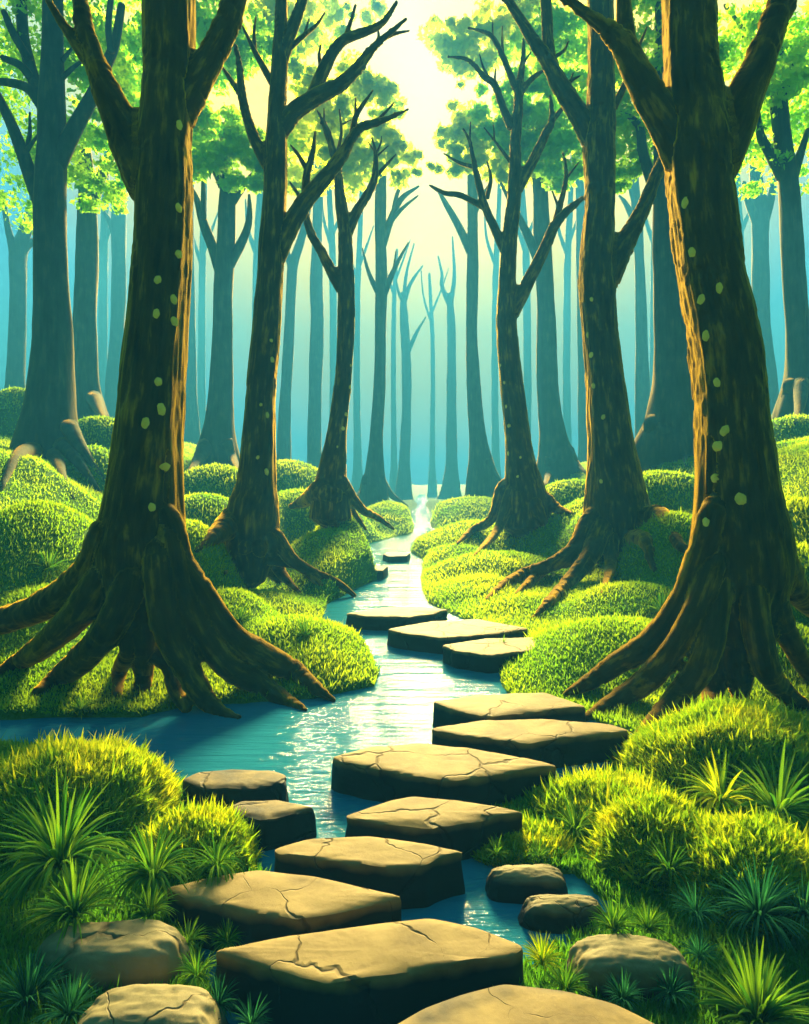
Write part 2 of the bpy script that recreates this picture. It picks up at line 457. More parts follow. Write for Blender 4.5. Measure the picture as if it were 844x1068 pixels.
TREES = {}
def hero_tree(name, label, Y, trunk, branches, roots, twigs, spots, voxel, amp=.01):
    base = P(trunk[-1][0], trunk[-1][1], Y); base[2] = float(H(np.array([base[0]]), np.array([base[1]]))[0])
    root = tag(empty('tree', base), label, 'tree', 'dark trees lining the stream')
    mnr = voxel * 1.35
    parts = [('trunk', to_world(trunk, lambda i, q: Y))]
    bdep = {}
    for k, b in enumerate(branches):
        dy = RS.uniform(-.05, .05) * Y * .4
        parts.append(('branch', to_world(b, lambda i, q: Y + dy * i / len(b))))
    tp = np.array(trunk, float)
    for r in roots:
        x0, y0, r0 = r[0]
        def at(y): return np.interp(y, tp[:, 1], tp[:, 0]), np.interp(y, tp[:, 1], tp[:, 2])
        pre = []
        for up, k in ((6.0, .35), (3.0, .6), (1.3, .85)):
            cx_, R_ = at(y0 - up * r0); rr_ = r0 * k
            lim = max(.78 * R_ - rr_ * 1.1, 0) if up < 2 else max(.66 * R_ - rr_ * 1.1, 0)
            pre.append((cx_ + min(max(x0 - cx_, -lim), lim), y0 - up * r0, rr_))
        cx_, R_ = at(y0)
        dep = [math.sqrt(max(0, R2 ** 2 - (q[0] - c2) ** 2)) for q, (c2, R2) in ((q, at(q[1])) for q in pre + [r[0]])]
        w_ = root_path(r, Y - max(0, dep[-1] - .45 * r0) * Y / F)
        head = [to_world([q], lambda i, q_: Y - max(0, .8 * d_ - q[2] * 1.25) * Y / F)[0] for q, d_ in zip(pre, dep)]
        parts.append(('root', head + w_))
    fine = [catmull(p, 7) for _, p in parts]
    for p in fine: p[:, 3] = np.maximum(p[:, 3], mnr)
    co, q = remeshed(fine, voxel, 5)
    # which part each vertex belongs to, and the direction of that part there
    best = np.full(len(co), 1e9); pid = np.zeros(len(co), int); tg = np.zeros((len(co), 3)); grain = np.zeros((len(co), 3))
    for k, p in enumerate(fine):
        t = np.gradient(p[:, :3], axis=0); t /= np.linalg.norm(t, axis=1, keepdims=True) + 1e-9
        arc = np.concatenate([[0], np.cumsum(np.linalg.norm(np.diff(p[:, :3], axis=0), axis=1))])
        for s in range(0, len(p), 1):
            d = np.linalg.norm(co - p[s, :3], axis=1) - p[s, 3]
            b = d < best
            best[b] = d[b]; pid[b] = k; tg[b] = t[s]
            of = co[b] - p[s, :3]; al = (of @ t[s])[:, None]
            grain[b] = of - al * t[s] + np.array([k * 3.1, k * 1.7, 0]) + np.array([0, 0, 1.0]) * (arc[s] + al)
    # section shaped for a wider sunlit rim: each trunk is flattened on the flank toward the stream
    tk = catmull(parts[0][1], 7); side_s = 1 if base[0] < 0 else -1
    view = math.atan2(base[0], Y)
    naz = side_s * min(math.pi / 2 - abs(view) + math.radians(17), math.radians(84.5))
    nv = np.array([math.sin(naz), math.cos(naz)])
    o_ = np.argsort(tk[:, 2])
    axx = np.interp(co[:, 2], tk[o_, 2], tk[o_, 0]); axr = np.interp(co[:, 2], tk[o_, 2], tk[o_, 3])
    pr_ = (co[:, 0] - axx) * nv[0] + (co[:, 1] - Y) * nv[1]
    cutk = axr * .70
    isT = (pid == 0)
    over = np.clip(pr_ - cutk, 0, None) * isT * sstep(base[2] + .9, base[2] + 2.1, co[:, 2])
    co[:, 0] -= nv[0] * over * .85 - side_s * axr * .16 * isT * sstep(base[2] + .9, base[2] + 2.1, co[:, 2]); co[:, 1] -= nv[1] * over * .85
    nr = vnormals(co, q)
    along = (co * tg).sum(1, keepdims=True)
    w = (co - tg * along * .86)
    rid = amp * (.6 * vnoise(w * 17) + .4 * vnoise(w * 34 + 7) + .8 * vnoise(w * 6 + 3))
    rad = np.array([f[:, 3].max() for f in fine])[pid]
    co = co + nr * (rid * np.clip(rad / .15, .25, 1.3))[:, None]
    nr = vnormals(co, q)
    fp = pid[q[:, 0]]
    # every part in one piece: stray patches join the part they touch
    for k in range(len(parts)):
        fi = np.where(fp == k)[0]
        if len(fi) == 0: continue
        lab = np.arange(len(co)); qq = q[fi]
        while True:
            mn = lab[qq].min(1); old = lab.copy()
            for c_ in range(4): np.minimum.at(lab, qq[:, c_], mn)
            lab = lab[lab]
            if (lab == old).all(): break
        fl = lab[qq[:, 0]]; u, cnt = np.unique(fl, return_counts=True)
        main = u[cnt.argmax()]
        for uu in u:
            if uu == main: continue
            sel = fi[fl == uu]
            touch = np.isin(q, np.unique(q[sel])).any(1) & (fp != k)
            if touch.any(): fp[sel] = np.bincount(fp[touch]).argmax()
    bv = BVHTree.FromPolygons([tuple(a) for a in co], [tuple(a) for a in q.tolist()])
    for k, (nm, _) in enumerate(parts):
        qq = q[fp == k]
        if len(qq) == 0: continue
        ids, inv = np.unique(qq, return_inverse=True)
        pm = mesh_obj(nm, co[ids], inv.reshape(-1, 4), M_BARK, root, origin=base, normals=nr[ids])
        ga = pm.data.attributes.new('grain', 'FLOAT_VECTOR', 'POINT'); ga.data.foreach_set('vector', grain[ids].astype(np.float32).ravel())
    for tw in twigs:
        p = catmull(to_world(tw, lambda i, q_: Y - .02 * i), 5)
        v, f = tube(p, 8)
        mesh_obj('twig', v, f, M_TWIG, root, origin=base)
    cam = Vector((0, 0, CAMH))
    for (px, py, r) in spots:
        d = Vector(P(px, py, 1.0)) - cam; d.normalize()
        hit, n, _, _ = bv.ray_cast(cam, d)
        if hit is None or hit.y > Y * 1.2: continue
        rr = r * hit.y / F
        u = n.cross(Vector((0, 0, 1))).normalized(); w_ = u.cross(n).normalized()
        V = [tuple(hit + n * rr * .28)]; Fc = []
        ph = RS.rand() * 6
        for ring, (a, h) in enumerate(((.62, .24), (1.0, -.12))):
            for j in range(14):
                g = 2 * math.pi * j / 14
                k2 = a * (1 + .1 * math.sin(2 * g + ph) + .06 * math.sin(5 * g + ph))
                V.append(tuple(hit + u * (rr * .82 * k2 * math.cos(g)) + w_ * (rr * 1.12 * k2 * math.sin(g)) + n * rr * h))
        for j in range(14):
            Fc.append((0, 1 + j, 1 + (j + 1) % 14)); Fc.append((1 + j, 15 + j, 15 + (j + 1) % 14, 1 + (j + 1) % 14))
        mesh_obj('lichen_spot', V, Fc, M_SPOT, root, origin=base)
    TREES[name] = root
    return root

hero_tree('l1', 'largest dark trunk beside the broad grassy bush, its roots running into the stream', 4.4,
    [(175, -40, 28), (175, 60, 28), (173, 100, 29), (170, 160, 30), (169, 200, 32), (166, 280, 31.5), (156, 400, 35), (152, 460, 37), (149, 520, 41), (147, 560, 46), (147, 590, 46), (146, 630, 36), (146, 668, 20)],
    [[(165, 205, 27), (142, 162, 23), (125, 125, 18), (107, 85, 13.5), (95, 50, 10.5), (85, 11, 8.5), (76, -40, 7)],
     [(180, 128, 20), (195, 97, 19), (211, 73, 15.5), (226, 48, 13), (239, 20, 12.5), (248, -10, 12), (258, -40, 11)],
     [(92, 62, 8), (75, 38, 6.2), (61, 18, 4.6), (48, -5, 3.4), (40, -25, 2.5)]],
    [[(113, 556, 18), (96, 594, 19), (66, 621, 18), (28, 639, 15), (0, 648, 14), (-40, 660, 11)],
     [(115, 598, 19), (82, 640, 17), (43, 675, 13), (18, 691, 9), (-8, 704, 5)],
     [(138, 605, 18), (116, 652, 16), (86, 687, 15), (60, 708, 11), (38, 724, 6)],
     [(133, 648, 9), (134, 678, 9), (125, 700, 8), (122, 726, 5)],
     [(167, 585, 17), (173, 648, 16), (194, 695, 14), (213, 727, 11), (230, 742, 7), (250, 749, 3)],
     [(177, 562, 12), (186, 600, 12.5), (203, 645, 12.5), (236, 692, 14), (272, 714, 12), (298, 730, 8), (320, 741, 3)],
     [(180, 546, 12), (190, 584, 12), (212, 618, 12), (240, 660, 13), (275, 684, 14), (308, 701, 11), (330, 718, 7), (350, 731, 3)],
     [(178, 690, 12), (184, 720, 9), (195, 741, 5)], [(150, 660, 14), (150, 700, 10), (149, 718, 8)]],
    [], [(187, 130, 5), (187, 217, 5.2), (186, 265, 5), (164, 292, 5), (181, 312, 5), (163, 327, 5), (182, 335, 5), (165, 398, 5.2), (169, 427, 6.5), (152, 441, 6.5), (172, 488, 6.8), (158, 529, 5.2)], .016, .011)

hero_tree('r1', 'dark leaning trunk above the tallest round bush, forking into two thick arms', 4.3,
    [(718, -40, 28), (721, 20, 28), (723, 70, 29), (728, 120, 32), (731, 160, 35), (733, 200, 34), (743, 280, 35), (755, 340, 37), (763, 400, 37.5), (767, 450, 39), (770, 520, 43), (772, 560, 48), (773, 595, 49), (774, 635, 38), (775, 690, 22)],
    [[(720, 172, 23), (700, 137, 19), (680, 104, 16.5), (663, 72, 14.5), (650, 48, 12), (634, 30, 8.5), (616, 17, 6.5), (596, 2, 5.5), (575, -18, 4.5)],
     [(660, 62, 11), (654, 42, 9.5), (651, 11, 7.8), (649, -40, 7)],
     [(745, 172, 26), (765, 127, 23), (783, 85, 18), (796, 55, 15.5), (806, 28, 14), (815, 4, 14), (828, -40, 13)]],
    [[(742, 538, 13), (732, 575, 14), (712, 626, 13.5), (682, 668, 14), (647, 690, 12), (615, 711, 8.5), (588, 725, 3)],
     [(742, 595, 13), (714, 660, 12.5), (677, 707, 13), (637, 734, 9), (600, 754, 3)],
     [(750, 615, 14), (737, 684, 13.5), (709, 725, 13), (679, 757, 9), (650, 789, 3)],
     [(785, 615, 15), (797, 690, 14), (815, 718, 11), (838, 736, 8), (862, 748, 5)],
     [(812, 585, 18), (828, 613, 14), (850, 635, 11), (875, 650, 8)],
     [(802, 615, 16), (818, 655, 12), (845, 705, 8), (865, 722, 5)],
     [(748, 690, 14), (743, 725, 11), (741, 745, 7)], [(770, 690, 16), (772, 722, 10), (774, 738, 6)]],
    [], [(714, 212, 5.5), (722, 263, 5), (750, 300, 5.5), (732, 312, 5.5), (736, 350, 5.5), (748, 399, 5.2), (756, 449, 5.5), (748, 465, 6), (746, 498, 5.5), (772, 521, 7), (736, 544, 4.8)], .016, .011)

hero_tree('l2', 'dark tree with long crooked boughs, rooted just behind the largest trunk', 8.5,
    [(294, -40, 6), (293, 15, 7), (291, 60, 9.5), (289, 100, 10), (288, 140, 12), (287, 180, 13.5), (285, 220, 13.5), (283, 255, 15), (281, 290, 15), (277, 340, 16.5), (272, 400, 17.5), (269, 460, 19.5), (267, 500, 22), (264, 530, 27), (262, 560, 28), (260, 605, 16)],
    [[(292, 68, 7.5), (298, 48, 7), (305, 30, 6.2), (312, 10, 5.6), (322, -20, 5)],
     [(280, 172, 7.5), (266, 146, 6), (257, 120, 5), (252, 95, 4.5), (250, 70, 3.5), (245, 46, 2)],
     [(288, 145, 9), (303, 121, 9), (320, 107, 8.5), (338, 97, 8), (355, 88, 7), (372, 72, 6), (385, 55, 4.6), (395, 44, 3.6), (408, 33, 2.7), (424, 19, 1.5)],
     [(325, 104, 7), (334, 82, 6.5), (345, 58, 6), (358, 42, 5), (378, 34, 4.4), (396, 26, 3.5), (405, 16, 2.8), (414, 2, 2)],
     [(286, 268, 12), (300, 240, 10), (315, 215, 9), (330, 196, 8), (345, 178, 7.5), (358, 160, 6.6), (368, 142, 5.5), (378, 132, 4.5), (395, 127, 3.5), (410, 121, 2.6), (426, 114, 1.5)],
     [(319, 208, 5), (320, 182, 4.2), (326, 160, 3), (329, 137, 1.5)]],
    [[(242, 545, 15), (222, 563, 9), (203, 575, 3)], [(270, 572, 8), (275, 590, 6.5), (292, 608, 2.5)], [(282, 566, 8), (291, 594, 6.5), (313, 619, 2)],
     [(288, 560, 8), (305, 584, 7), (328, 598, 5.5), (352, 608, 4.2), (371, 622, 2)], [(310, 590, 5), (332, 608, 3.8), (348, 624, 2)], [(257, 570, 9), (246, 588, 5), (234, 598, 3)]],
    [[(300, 52, 3), (318, 36, 2.3), (330, 26, 1.7), (339, 13, .8)], [(318, 36, 2), (322, 20, .8)], [(285, 88, 4), (272, 65, 3.3), (264, 50, 2.6), (253, 27, 1)], [(266, 55, 2.4), (265, 35, 1.8), (267, 17, .8)],
     [(250, 97, 3.4), (242, 85, 2.8), (232, 70, 1)], [(392, 48, 2.4), (395, 38, 1.6), (394, 30, .8)], [(400, 40, 2.4), (412, 35, 1.8), (427, 32, .8)], [(359, 43, 3.2), (365, 25, 2.2), (371, 5, 1.3)], [(336, 77, 2.6), (333, 58, 1.8), (335, 45, .8)],
     [(367, 145, 4), (371, 122, 3), (378, 110, 2.3), (389, 94, .8)], [(371, 120, 2), (371, 102, .8)], [(390, 129, 2), (403, 116, 1.5), (411, 107, .7)], [(321, 178, 3), (311, 161, 2), (303, 151, .8)]],
    [(283, 355, 2), (284, 375, 3.2), (272, 422, 2), (279, 433, 3.2), (269, 477, 2.2), (278, 492, 3.4)], .017, .012)

hero_tree('r2', 'dark tree with flared roots, one bare arm reaching toward the leaning trunk', 9.2,
    [(626, -40, 14), (628, 60, 15), (628, 110, 16), (626, 150, 18), (627, 200, 16.5), (625, 240, 18), (624, 290, 20), (627, 340, 19.5), (633, 400, 21.5), (638, 460, 25), (642, 510, 30), (644, 545, 34), (646, 598, 20)],
    [[(621, 148, 12), (605, 121, 10.5), (590, 98, 9.5), (577, 75, 8), (567, 57, 7), (555, 40, 6), (541, 18, 5.4), (528, -4, 5), (515, -30, 4.5)],
     [(578, 76, 7), (573, 55, 6.4), (571, 30, 6), (569, -10, 6), (568, -40, 6)],
     [(634, 290, 14), (648, 260, 12), (662, 235, 9.3), (674, 210, 7.4), (685, 182, 6), (695, 158, 5), (706, 132, 4)]],
    [[(616, 545, 12), (599, 574, 9.5), (573, 590, 7.5), (548, 598, 6), (527, 609, 5), (507, 626, 2)], [(578, 588, 7), (557, 603, 5), (537, 620, 2)],
     [(627, 552, 12), (613, 584, 9.5), (589, 611, 7), (571, 630, 5), (555, 645, 2)], [(638, 562, 8), (637, 592, 6), (628, 619, 2)],
     [(668, 542, 15), (690, 560, 10), (709, 570, 6), (727, 578, 2)], [(660, 565, 14), (673, 586, 8), (683, 596, 3)]],
    [[(574, 62, 2.4), (588, 53, 1.7), (593, 43, .7)], [(588, 102, 3.2), (594, 86, 2.5), (605, 79, .8)], [(594, 88, 2), (598, 76, .7)], [(640, 112, 4.4), (652, 88, 3.5), (661, 62, 2.6), (668, 45, 1.8), (675, 28, .8)]],
    [(617, 312, 2.4), (613, 349, 3.2), (617, 370, 3.4), (619, 402, 3), (629, 435, 2.8), (627, 502, 2.6)], .017, .012)

hero_tree('l3', 'slim dark tree on the small bank near the farthest stones, boughs bare and thin', 11.0,
    [(330, 114, 1.6), (338, 130, 3.5), (345, 150, 4.5), (351, 175, 5), (354, 200, 6), (359, 240, 8), (361, 280, 9), (361, 320, 10), (360, 350, 10), (357, 400, 10), (351, 450, 11.5), (347, 490, 15), (345, 515, 19), (345, 540, 22)],
    [[(361, 245, 6.5), (372, 221, 5.2), (382, 205, 4.6), (390, 189, 4), (392, 170, 3), (391, 155, 2), (388, 143, 1.2)], [(358, 302, 7), (346, 283, 6), (335, 262, 5), (325, 245, 4.5), (319, 225, 4), (315, 210, 3), (302, 189, 1.2)]],
    [[(332, 513, 11), (318, 522, 7), (302, 529, 2.5)], [(357, 508, 6), (366, 530, 4.3), (382, 553, 1.6)], [(358, 503, 6), (376, 530, 4.8), (394, 540, 3.6), (411, 552, 1.6)], [(350, 518, 7), (348, 537, 5), (353, 550, 2)], [(340, 518, 8), (336, 542, 3)]],
    [[(392, 184, 2.4), (402, 173, 1.8), (413, 161, .7)], [(391, 163, 1.6), (397, 150, 1), (398, 142, .5)], [(393, 163, 1.4), (405, 152, .6)], [(350, 166, 2), (356, 140, 1.7), (354, 114, .8)], [(356, 130, 1.2), (366, 125, .6)], [(338, 131, 1.6), (338, 113, .7)], [(391, 158, 1.2), (384, 148, .6)]],
    [(366, 381, 1.6), (365, 404, 2.3), (361, 432, 2.3), (358, 447, 2.4), (352, 466, 1.3)], .02, .012)

hero_tree('r3', 'slim dark tree opposite across the narrow stream, crowned by many bare crooked twigs', 12.5,
    [(541, 86, 4.6), (541, 110, 5.5), (538, 150, 6.5), (537, 200, 8), (532, 250, 9), (530, 290, 10), (529, 340, 12), (534, 400, 13.5), (540, 450, 15), (544, 490, 18), (547, 515, 23), (549, 548, 27)],
    [[(541, 97, 4), (534, 82, 3.5), (525, 60, 3), (515, 40, 2.5), (505, 33, 2), (488, 29, 1.2)], [(541, 94, 4), (544, 75, 3.5), (546, 58, 2.6), (546, 40, 1.5)], [(541, 100, 4), (552, 85, 3), (560, 78, 2.5), (568, 73, 1.3)],
     [(534, 133, 5), (524, 110, 4), (516, 88, 3.5), (505, 80, 3), (495, 68, 2.5), (485, 61, 2), (467, 59, 1.2)],
     [(538, 200, 6.5), (552, 175, 5.5), (562, 155, 5), (570, 138, 4.5), (576, 125, 3.5), (574, 99, 1.6)],
     [(529, 266, 5.4), (517, 240, 4.6), (507, 218, 4), (499, 190, 3.5), (493, 162, 2.6), (490, 147, 2), (483, 134, 1.2)],
     [(507, 217, 3.6), (490, 208, 3), (478, 203, 3), (463, 201, 2.5), (448, 193, 1.3)],
     [(534, 326, 8.5), (548, 300, 7), (558, 280, 6.4), (570, 255, 5.8), (580, 233, 5), (595, 217, 4), (609, 206, 2.5)],
     [(579, 236, 4.2), (584, 215, 3.4), (590, 190, 2.5), (590, 170, 1.6), (587, 159, 1.2)]],
    [[(524, 510, 7), (513, 541, 5.2), (493, 553, 4), (476, 568, 1.6)], [(532, 518, 7), (519, 553, 4.8), (493, 581, 1.6)], [(538, 523, 7), (538, 560, 3)], [(569, 523, 9), (582, 531, 5.5), (597, 536, 2)], [(557, 528, 9), (569, 547, 4)]],
    [[(514, 40, 1.5), (514, 21, .6)], [(525, 62, 2), (524, 45, 1.4), (524, 27, .6)], [(514, 87, 2), (505, 72, 1.4), (500, 56, .6)], [(516, 86, 1.6), (517, 71, .6)], [(547, 64, 1.6), (554, 54, .6)], [(532, 168, 2.2), (520, 152, 1.5), (505, 133, .6)], [(516, 147, 1.2), (515, 130, .6)],
     [(574, 128, 3.4), (585, 115, 2.4), (592, 106, 1)], [(508, 207, 2.5), (512, 186, 2), (508, 168, .7)], [(495, 174, 2.4), (480, 170, 1.8), (463, 160, .7)], [(490, 147, 1.4), (491, 127, .6)], [(590, 187, 1.6), (604, 169, .7)], [(583, 217, 1.8), (576, 199, .7)]],
    [(522, 381, 1.6), (526, 399, 1.8), (528, 424, 1.8), (531, 444, 2.2), (528, 457, 2.2), (530, 473, 2.3), (543, 477, 1.6), (540, 497, 1.6)], .02, .012)

def leaf_cloud(lobes, n_leaf, size):
    """many small leaves in clumps through the crown's volume"""
    C, = [[]]
    P0, S = [], []
    vol = np.array([l[3] * l[4] for l in lobes]); vol = vol / vol.sum()
    for (px, py, Y, rx, ry), w in zip(lobes, vol):
        c = P(px, py, Y); s = Y / F
        R = np.array([rx * s, min(rx, ry) * s * .6, ry * s])
        nc = max(12, int(w * n_leaf / 70))
        d = RS.normal(size=(nc, 3)); d /= np.linalg.norm(d, axis=1, keepdims=True)
        cl = c + d * R * (RS.rand(nc, 1) ** .4)
        cr = .19 * R.mean() * (.6 + .9 * RS.rand(nc))
        k = RS.randint(0, nc, int(w * n_leaf))
        off = RS.normal(size=(len(k), 3)); off /= np.linalg.norm(off, axis=1, keepdims=True)
        P0.append(cl[k] + off * (cr[k] * 1.15 * RS.rand(len(k)) ** .45)[:, None] * np.array([1.25, 1.25, .75]))
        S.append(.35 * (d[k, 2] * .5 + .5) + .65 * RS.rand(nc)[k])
    p = np.concatenate(P0); cl_v = np.concatenate(S); n = len(p)
    a = RS.normal(size=(n, 3)); a /= np.linalg.norm(a, axis=1, keepdims=True)
    b = np.cross(a, RS.normal(size=(n, 3))); b /= np.linalg.norm(b, axis=1, keepdims=True)
    sz = size * (.6 + .8 * RS.rand(n))[:, None]
    V = np.stack([p - a * sz, p - b * sz * .55, p + a * sz, p + b * sz * .55], 1).reshape(-1, 3)
    q = np.arange(n * 4).reshape(n, 4)
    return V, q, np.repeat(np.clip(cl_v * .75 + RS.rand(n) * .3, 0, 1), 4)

def far_tree(label, Y, trunk, branches=(), roots=(), crown=None, leaf=None, group='hazy trees standing back in the mist', nl=5000, ls=.16):
    base = P(trunk[-1][0], trunk[-1][1], Y)
    g = float(H(np.array([base[0]]), np.array([base[1]]))[0]); base[2] = g
    root = tag(empty('tree', base), label, 'tree', group)
    t = to_world(trunk, lambda i, q: Y)
    if t[-1][2] > g - .2: t.append((t[-1][0], t[-1][1], g - .3, t[-1][3] * 1.15))
    p = catmull(t, 5); v, f = tube(p, 22)
    a = np.arctan2(v[:, 1] - Y, v[:, 0] - np.interp(v[:, 2], p[::-1, 2], p[::-1, 0]))
    hh = np.clip((v[:, 2] - g) / 1.6, 0, 1)
    cxs = np.interp(v[:, 2], p[::-1, 2], p[::-1, 0])
    k = 1 + (1 - hh) ** 2 * .22 * np.sin(a * 7 + base[0]) + .05 * np.sin(a * 4 + v[:, 2] * 1.3) + .04 * vnoise(v * 2.2)
    v[:, 0] = cxs + (v[:, 0] - cxs) * k; v[:, 1] = Y + (v[:, 1] - Y) * k
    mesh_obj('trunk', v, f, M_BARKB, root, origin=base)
    for b in branches:
        dy = RS.uniform(-.03, .03) * Y
        w = to_world(b, lambda i, q: Y + dy * i / len(b))
        v, f = tube(catmull(w, 5), 10)
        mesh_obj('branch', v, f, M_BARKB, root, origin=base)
    for r in roots:
        tr = np.array(trunk, float)
        dx = r[0][0] - np.interp(r[0][1], tr[:, 1], tr[:, 0]); R_ = np.interp(r[0][1], tr[:, 1], tr[:, 2])
        w = root_path(r, Y - max(math.sqrt(max(R_ ** 2 - dx ** 2, 0)) * 1.05 - r[0][2] * .5, 0) * Y / F)
        v, f = tube(catmull(w, 5), 10)
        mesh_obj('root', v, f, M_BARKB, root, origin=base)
    if crown:
        V, q, rn = leaf_cloud(crown, int(nl * 1.3 if leaf == M_LEAFY else nl * 1.35), .0053 * Y)
        c = mesh_obj('crown', V, q, leaf, root, smooth=False, origin=base)
        set_rnd(c, rn)
    return root

def fork(px, py, r, *ends):
    return [[(px, py, r), ((px + e[0]) / 2 + e[2], (py + e[1]) / 2, r * .75), (e[0], e[1], r * .3)] for e in ends]

far_tree('broad blue-green hillside tree with warm light along one edge', 12.5,
    [(55, -40, 9.5), (55, 50, 10.5), (54, 100, 12), (54, 150, 13), (52, 220, 16), (53, 280, 16), (55, 340, 17.5), (54, 400, 21), (52, 440, 26), (51, 470, 31), (52, 505, 36)],
    [[(48, 112, 8.5), (36, 85, 6.6), (29, 60, 6), (24, 35, 5.5), (22, -10, 5)], [(33, 82, 4.6), (21, 68, 4), (2, 60, 3)], [(46, 112, 7), (29, 92, 5), (8, 86, 4), (-10, 85, 3)], [(30, 62, 4.5), (14, 35, 4), (4, 12, 3)],
     [(48, 222, 10), (33, 186, 7.5), (22, 155, 6.5), (10, 125, 5.5), (-4, 98, 5)], [(26, 162, 2.6), (31, 140, 2), (31, 117, .9)], [(28, 157, 2.4), (40, 140, 1.2)],
     [(58, 172, 10), (75, 139, 8), (90, 112, 7), (102, 90, 6.4), (112, 65, 5.5), (120, 45, 4.6), (127, 5, 3.8)], [(116, 54, 3.8), (113, 28, 3.2), (116, -5, 2.8)], [(64, 82, 2.8), (78, 69, 2), (91, 60, 1.2)], [(64, 64, 2.6), (76, 49, 1.2)]],
    [[(66, 465, 10), (82, 494, 6), (104, 514, 2)], [(72, 445, 9), (88, 484, 6), (110, 503, 2)], [(58, 475, 9), (64, 503, 5), (76, 520, 2)], [(35, 470, 10), (18, 498, 6), (0, 512, 2)]],
    crown=[(10, 60, 13.4, 75, 75), (70, 60, 13.9, 70, 70), (20, 165, 14.4, 70, 70), (85, 165, 13.4, 55, 60), (-50, 110, 13.9, 60, 110)], leaf=M_LEAFG, nl=9500)
far_tree('hazy tree with one long bough, next to the warm-edged hillside tree', 19,
    [(89, 150, 5.5), (90, 175, 7), (91, 200, 8.5), (91, 250, 10), (90, 300, 11), (88, 350, 12), (89, 400, 13), (91, 425, 17), (93, 445, 21)],
    [[(95, 212, 6.5), (105, 186, 5.2), (115, 164, 4.4), (121, 143, 3.6), (126, 100, 3), (135, 65, 2.8), (146, 45, 1.6)], [(142, 52, 1.8), (141, 24, .8)], [(87, 180, 4.5), (82, 168, 3.4), (77, 157, 1.6)]],
    [[(98, 415, 8), (106, 432, 4.5), (116, 446, 1.6)]],
    crown=[(140, 55, 17.6, 75, 60), (150, 140, 18.1, 70, 60), (120, 180, 18.6, 50, 40), (195, 45, 17.6, 55, 55)], leaf=M_LEAFG, nl=8500)
far_tree('pale forked tree standing behind the broad blue-green tree beneath deep green leaves', 30,
    [(40, 150, 4), (36, 210, 5), (25, 245, 6), (19, 265, 8), (19, 300, 8), (18, 350, 7.6), (16, 400, 9.5), (15, 425, 13)],
    [[(17, 270, 6), (12, 252, 4), (8, 236, 3), (2, 200, 2)], [(20, 268, 6), (31, 254, 4), (60, 246, 3)]])
far_tree('faint tree half hidden at the dark side of the largest trunk, under green leaves', 40,
    [(135, 110, 4), (128, 180, 6), (124, 220, 7), (124, 300, 7), (122, 350, 7), (119, 400, 8), (117, 440, 10)],
    [[(121, 245, 4.5), (115, 232, 3.2), (108, 220, 1.6)]])
far_tree('blue-green tree with a snapped stub top between the two tallest dark trunks', 20,
    [(238, 175, 5), (237, 200, 8), (236, 250, 9), (233, 300, 10), (232, 350, 10.5), (231, 400, 11.5), (229, 440, 15), (227, 470, 21), (226, 494, 26)],
    [[(232, 288, 7), (222, 258, 5.6), (213, 235, 5), (206, 210, 3.4), (201, 197, 1.6)], [(212, 228, 3.4), (212, 196, 2.3), (210, 173, .9)], [(232, 194, 4.4), (222, 172, 3), (215, 149, 1.2)], [(223, 175, 2.6), (229, 149, .9)],
     [(239, 214, 5.6), (252, 196, 4), (268, 176, 1.2)], [(239, 276, 6), (254, 249, 4.6), (260, 228, 3.4), (260, 203, 1.4)]],
    [[(235, 460, 8), (243, 480, 5), (252, 496, 2)], [(215, 465, 9), (205, 483, 5), (196, 494, 2)]],
    crown=[(235, 45, 18.4, 70, 42), (215, 150, 18.9, 55, 48), (262, 165, 19.4, 55, 36)], leaf=M_LEAFG, nl=7000)
far_tree('thin faint tree close against the lit side of the largest trunk', 42,
    [(215, 100, 3), (200, 180, 4.5), (197, 220, 5), (198, 320, 5.5), (199, 400, 6), (200, 445, 8)], ())
far_tree('faint forked tree beyond the upright dark stem with crooked boughs', 38,
    [(330, 120, 2.5), (324, 180, 3), (320, 225, 3.5), (314, 250, 4.4), (306, 275, 5), (304, 300, 5.2), (300, 380, 5.6), (297, 430, 6.2), (296, 482, 8)],
    [[(305, 282, 4.2), (298, 258, 3), (291, 232, 2.6), (288, 200, 1.6)]])
far_tree('pale straight tree just beside the slim dark tree on the small bank', 40,
    [(337, 120, 4), (333, 180, 5), (331, 240, 5.2), (330, 300, 6.6), (331, 330, 7), (329, 400, 7), (328, 450, 7), (328, 502, 9)], ())
far_tree('slender hazy tree at the water bend with forked bare limbs', 28,
    [(400, 150, 4), (398, 180, 5), (397, 210, 6), (397, 250, 6), (398, 290, 6), (397, 340, 6), (396, 400, 6), (393, 450, 7), (391, 490, 10), (390, 518, 15)],
    [[(399, 255, 4.6), (408, 228, 3.8), (419, 207, 3), (437, 194, 1)], [(408, 230, 3), (420, 217, 2), (436, 204, .9)], [(410, 222, 2.6), (415, 200, 2), (424, 186, .9)], [(400, 308, 4), (412, 279, 2.5), (426, 253, .8)], [(411, 282, 1.8), (413, 262, .8)], [(396, 308, 3.4), (385, 285, 2.2), (378, 259, .8)]],
    [[(396, 500, 6), (408, 516, 3.5), (425, 528, 1.4)], [(384, 500, 7), (377, 514, 3.5), (370, 520, 1.4)]],
    crown=[(300, 25, 24.0, 75, 28), (365, 14, 24.5, 38, 13), (300, 60, 25.0, 48, 22), (355, 98, 24.0, 58, 34), (398, 100, 24.5, 32, 26), (335, 160, 25.0, 75, 44), (395, 160, 24.0, 42, 34), (425, 168, 24.5, 20, 18)], leaf=M_LEAFY, nl=12500)
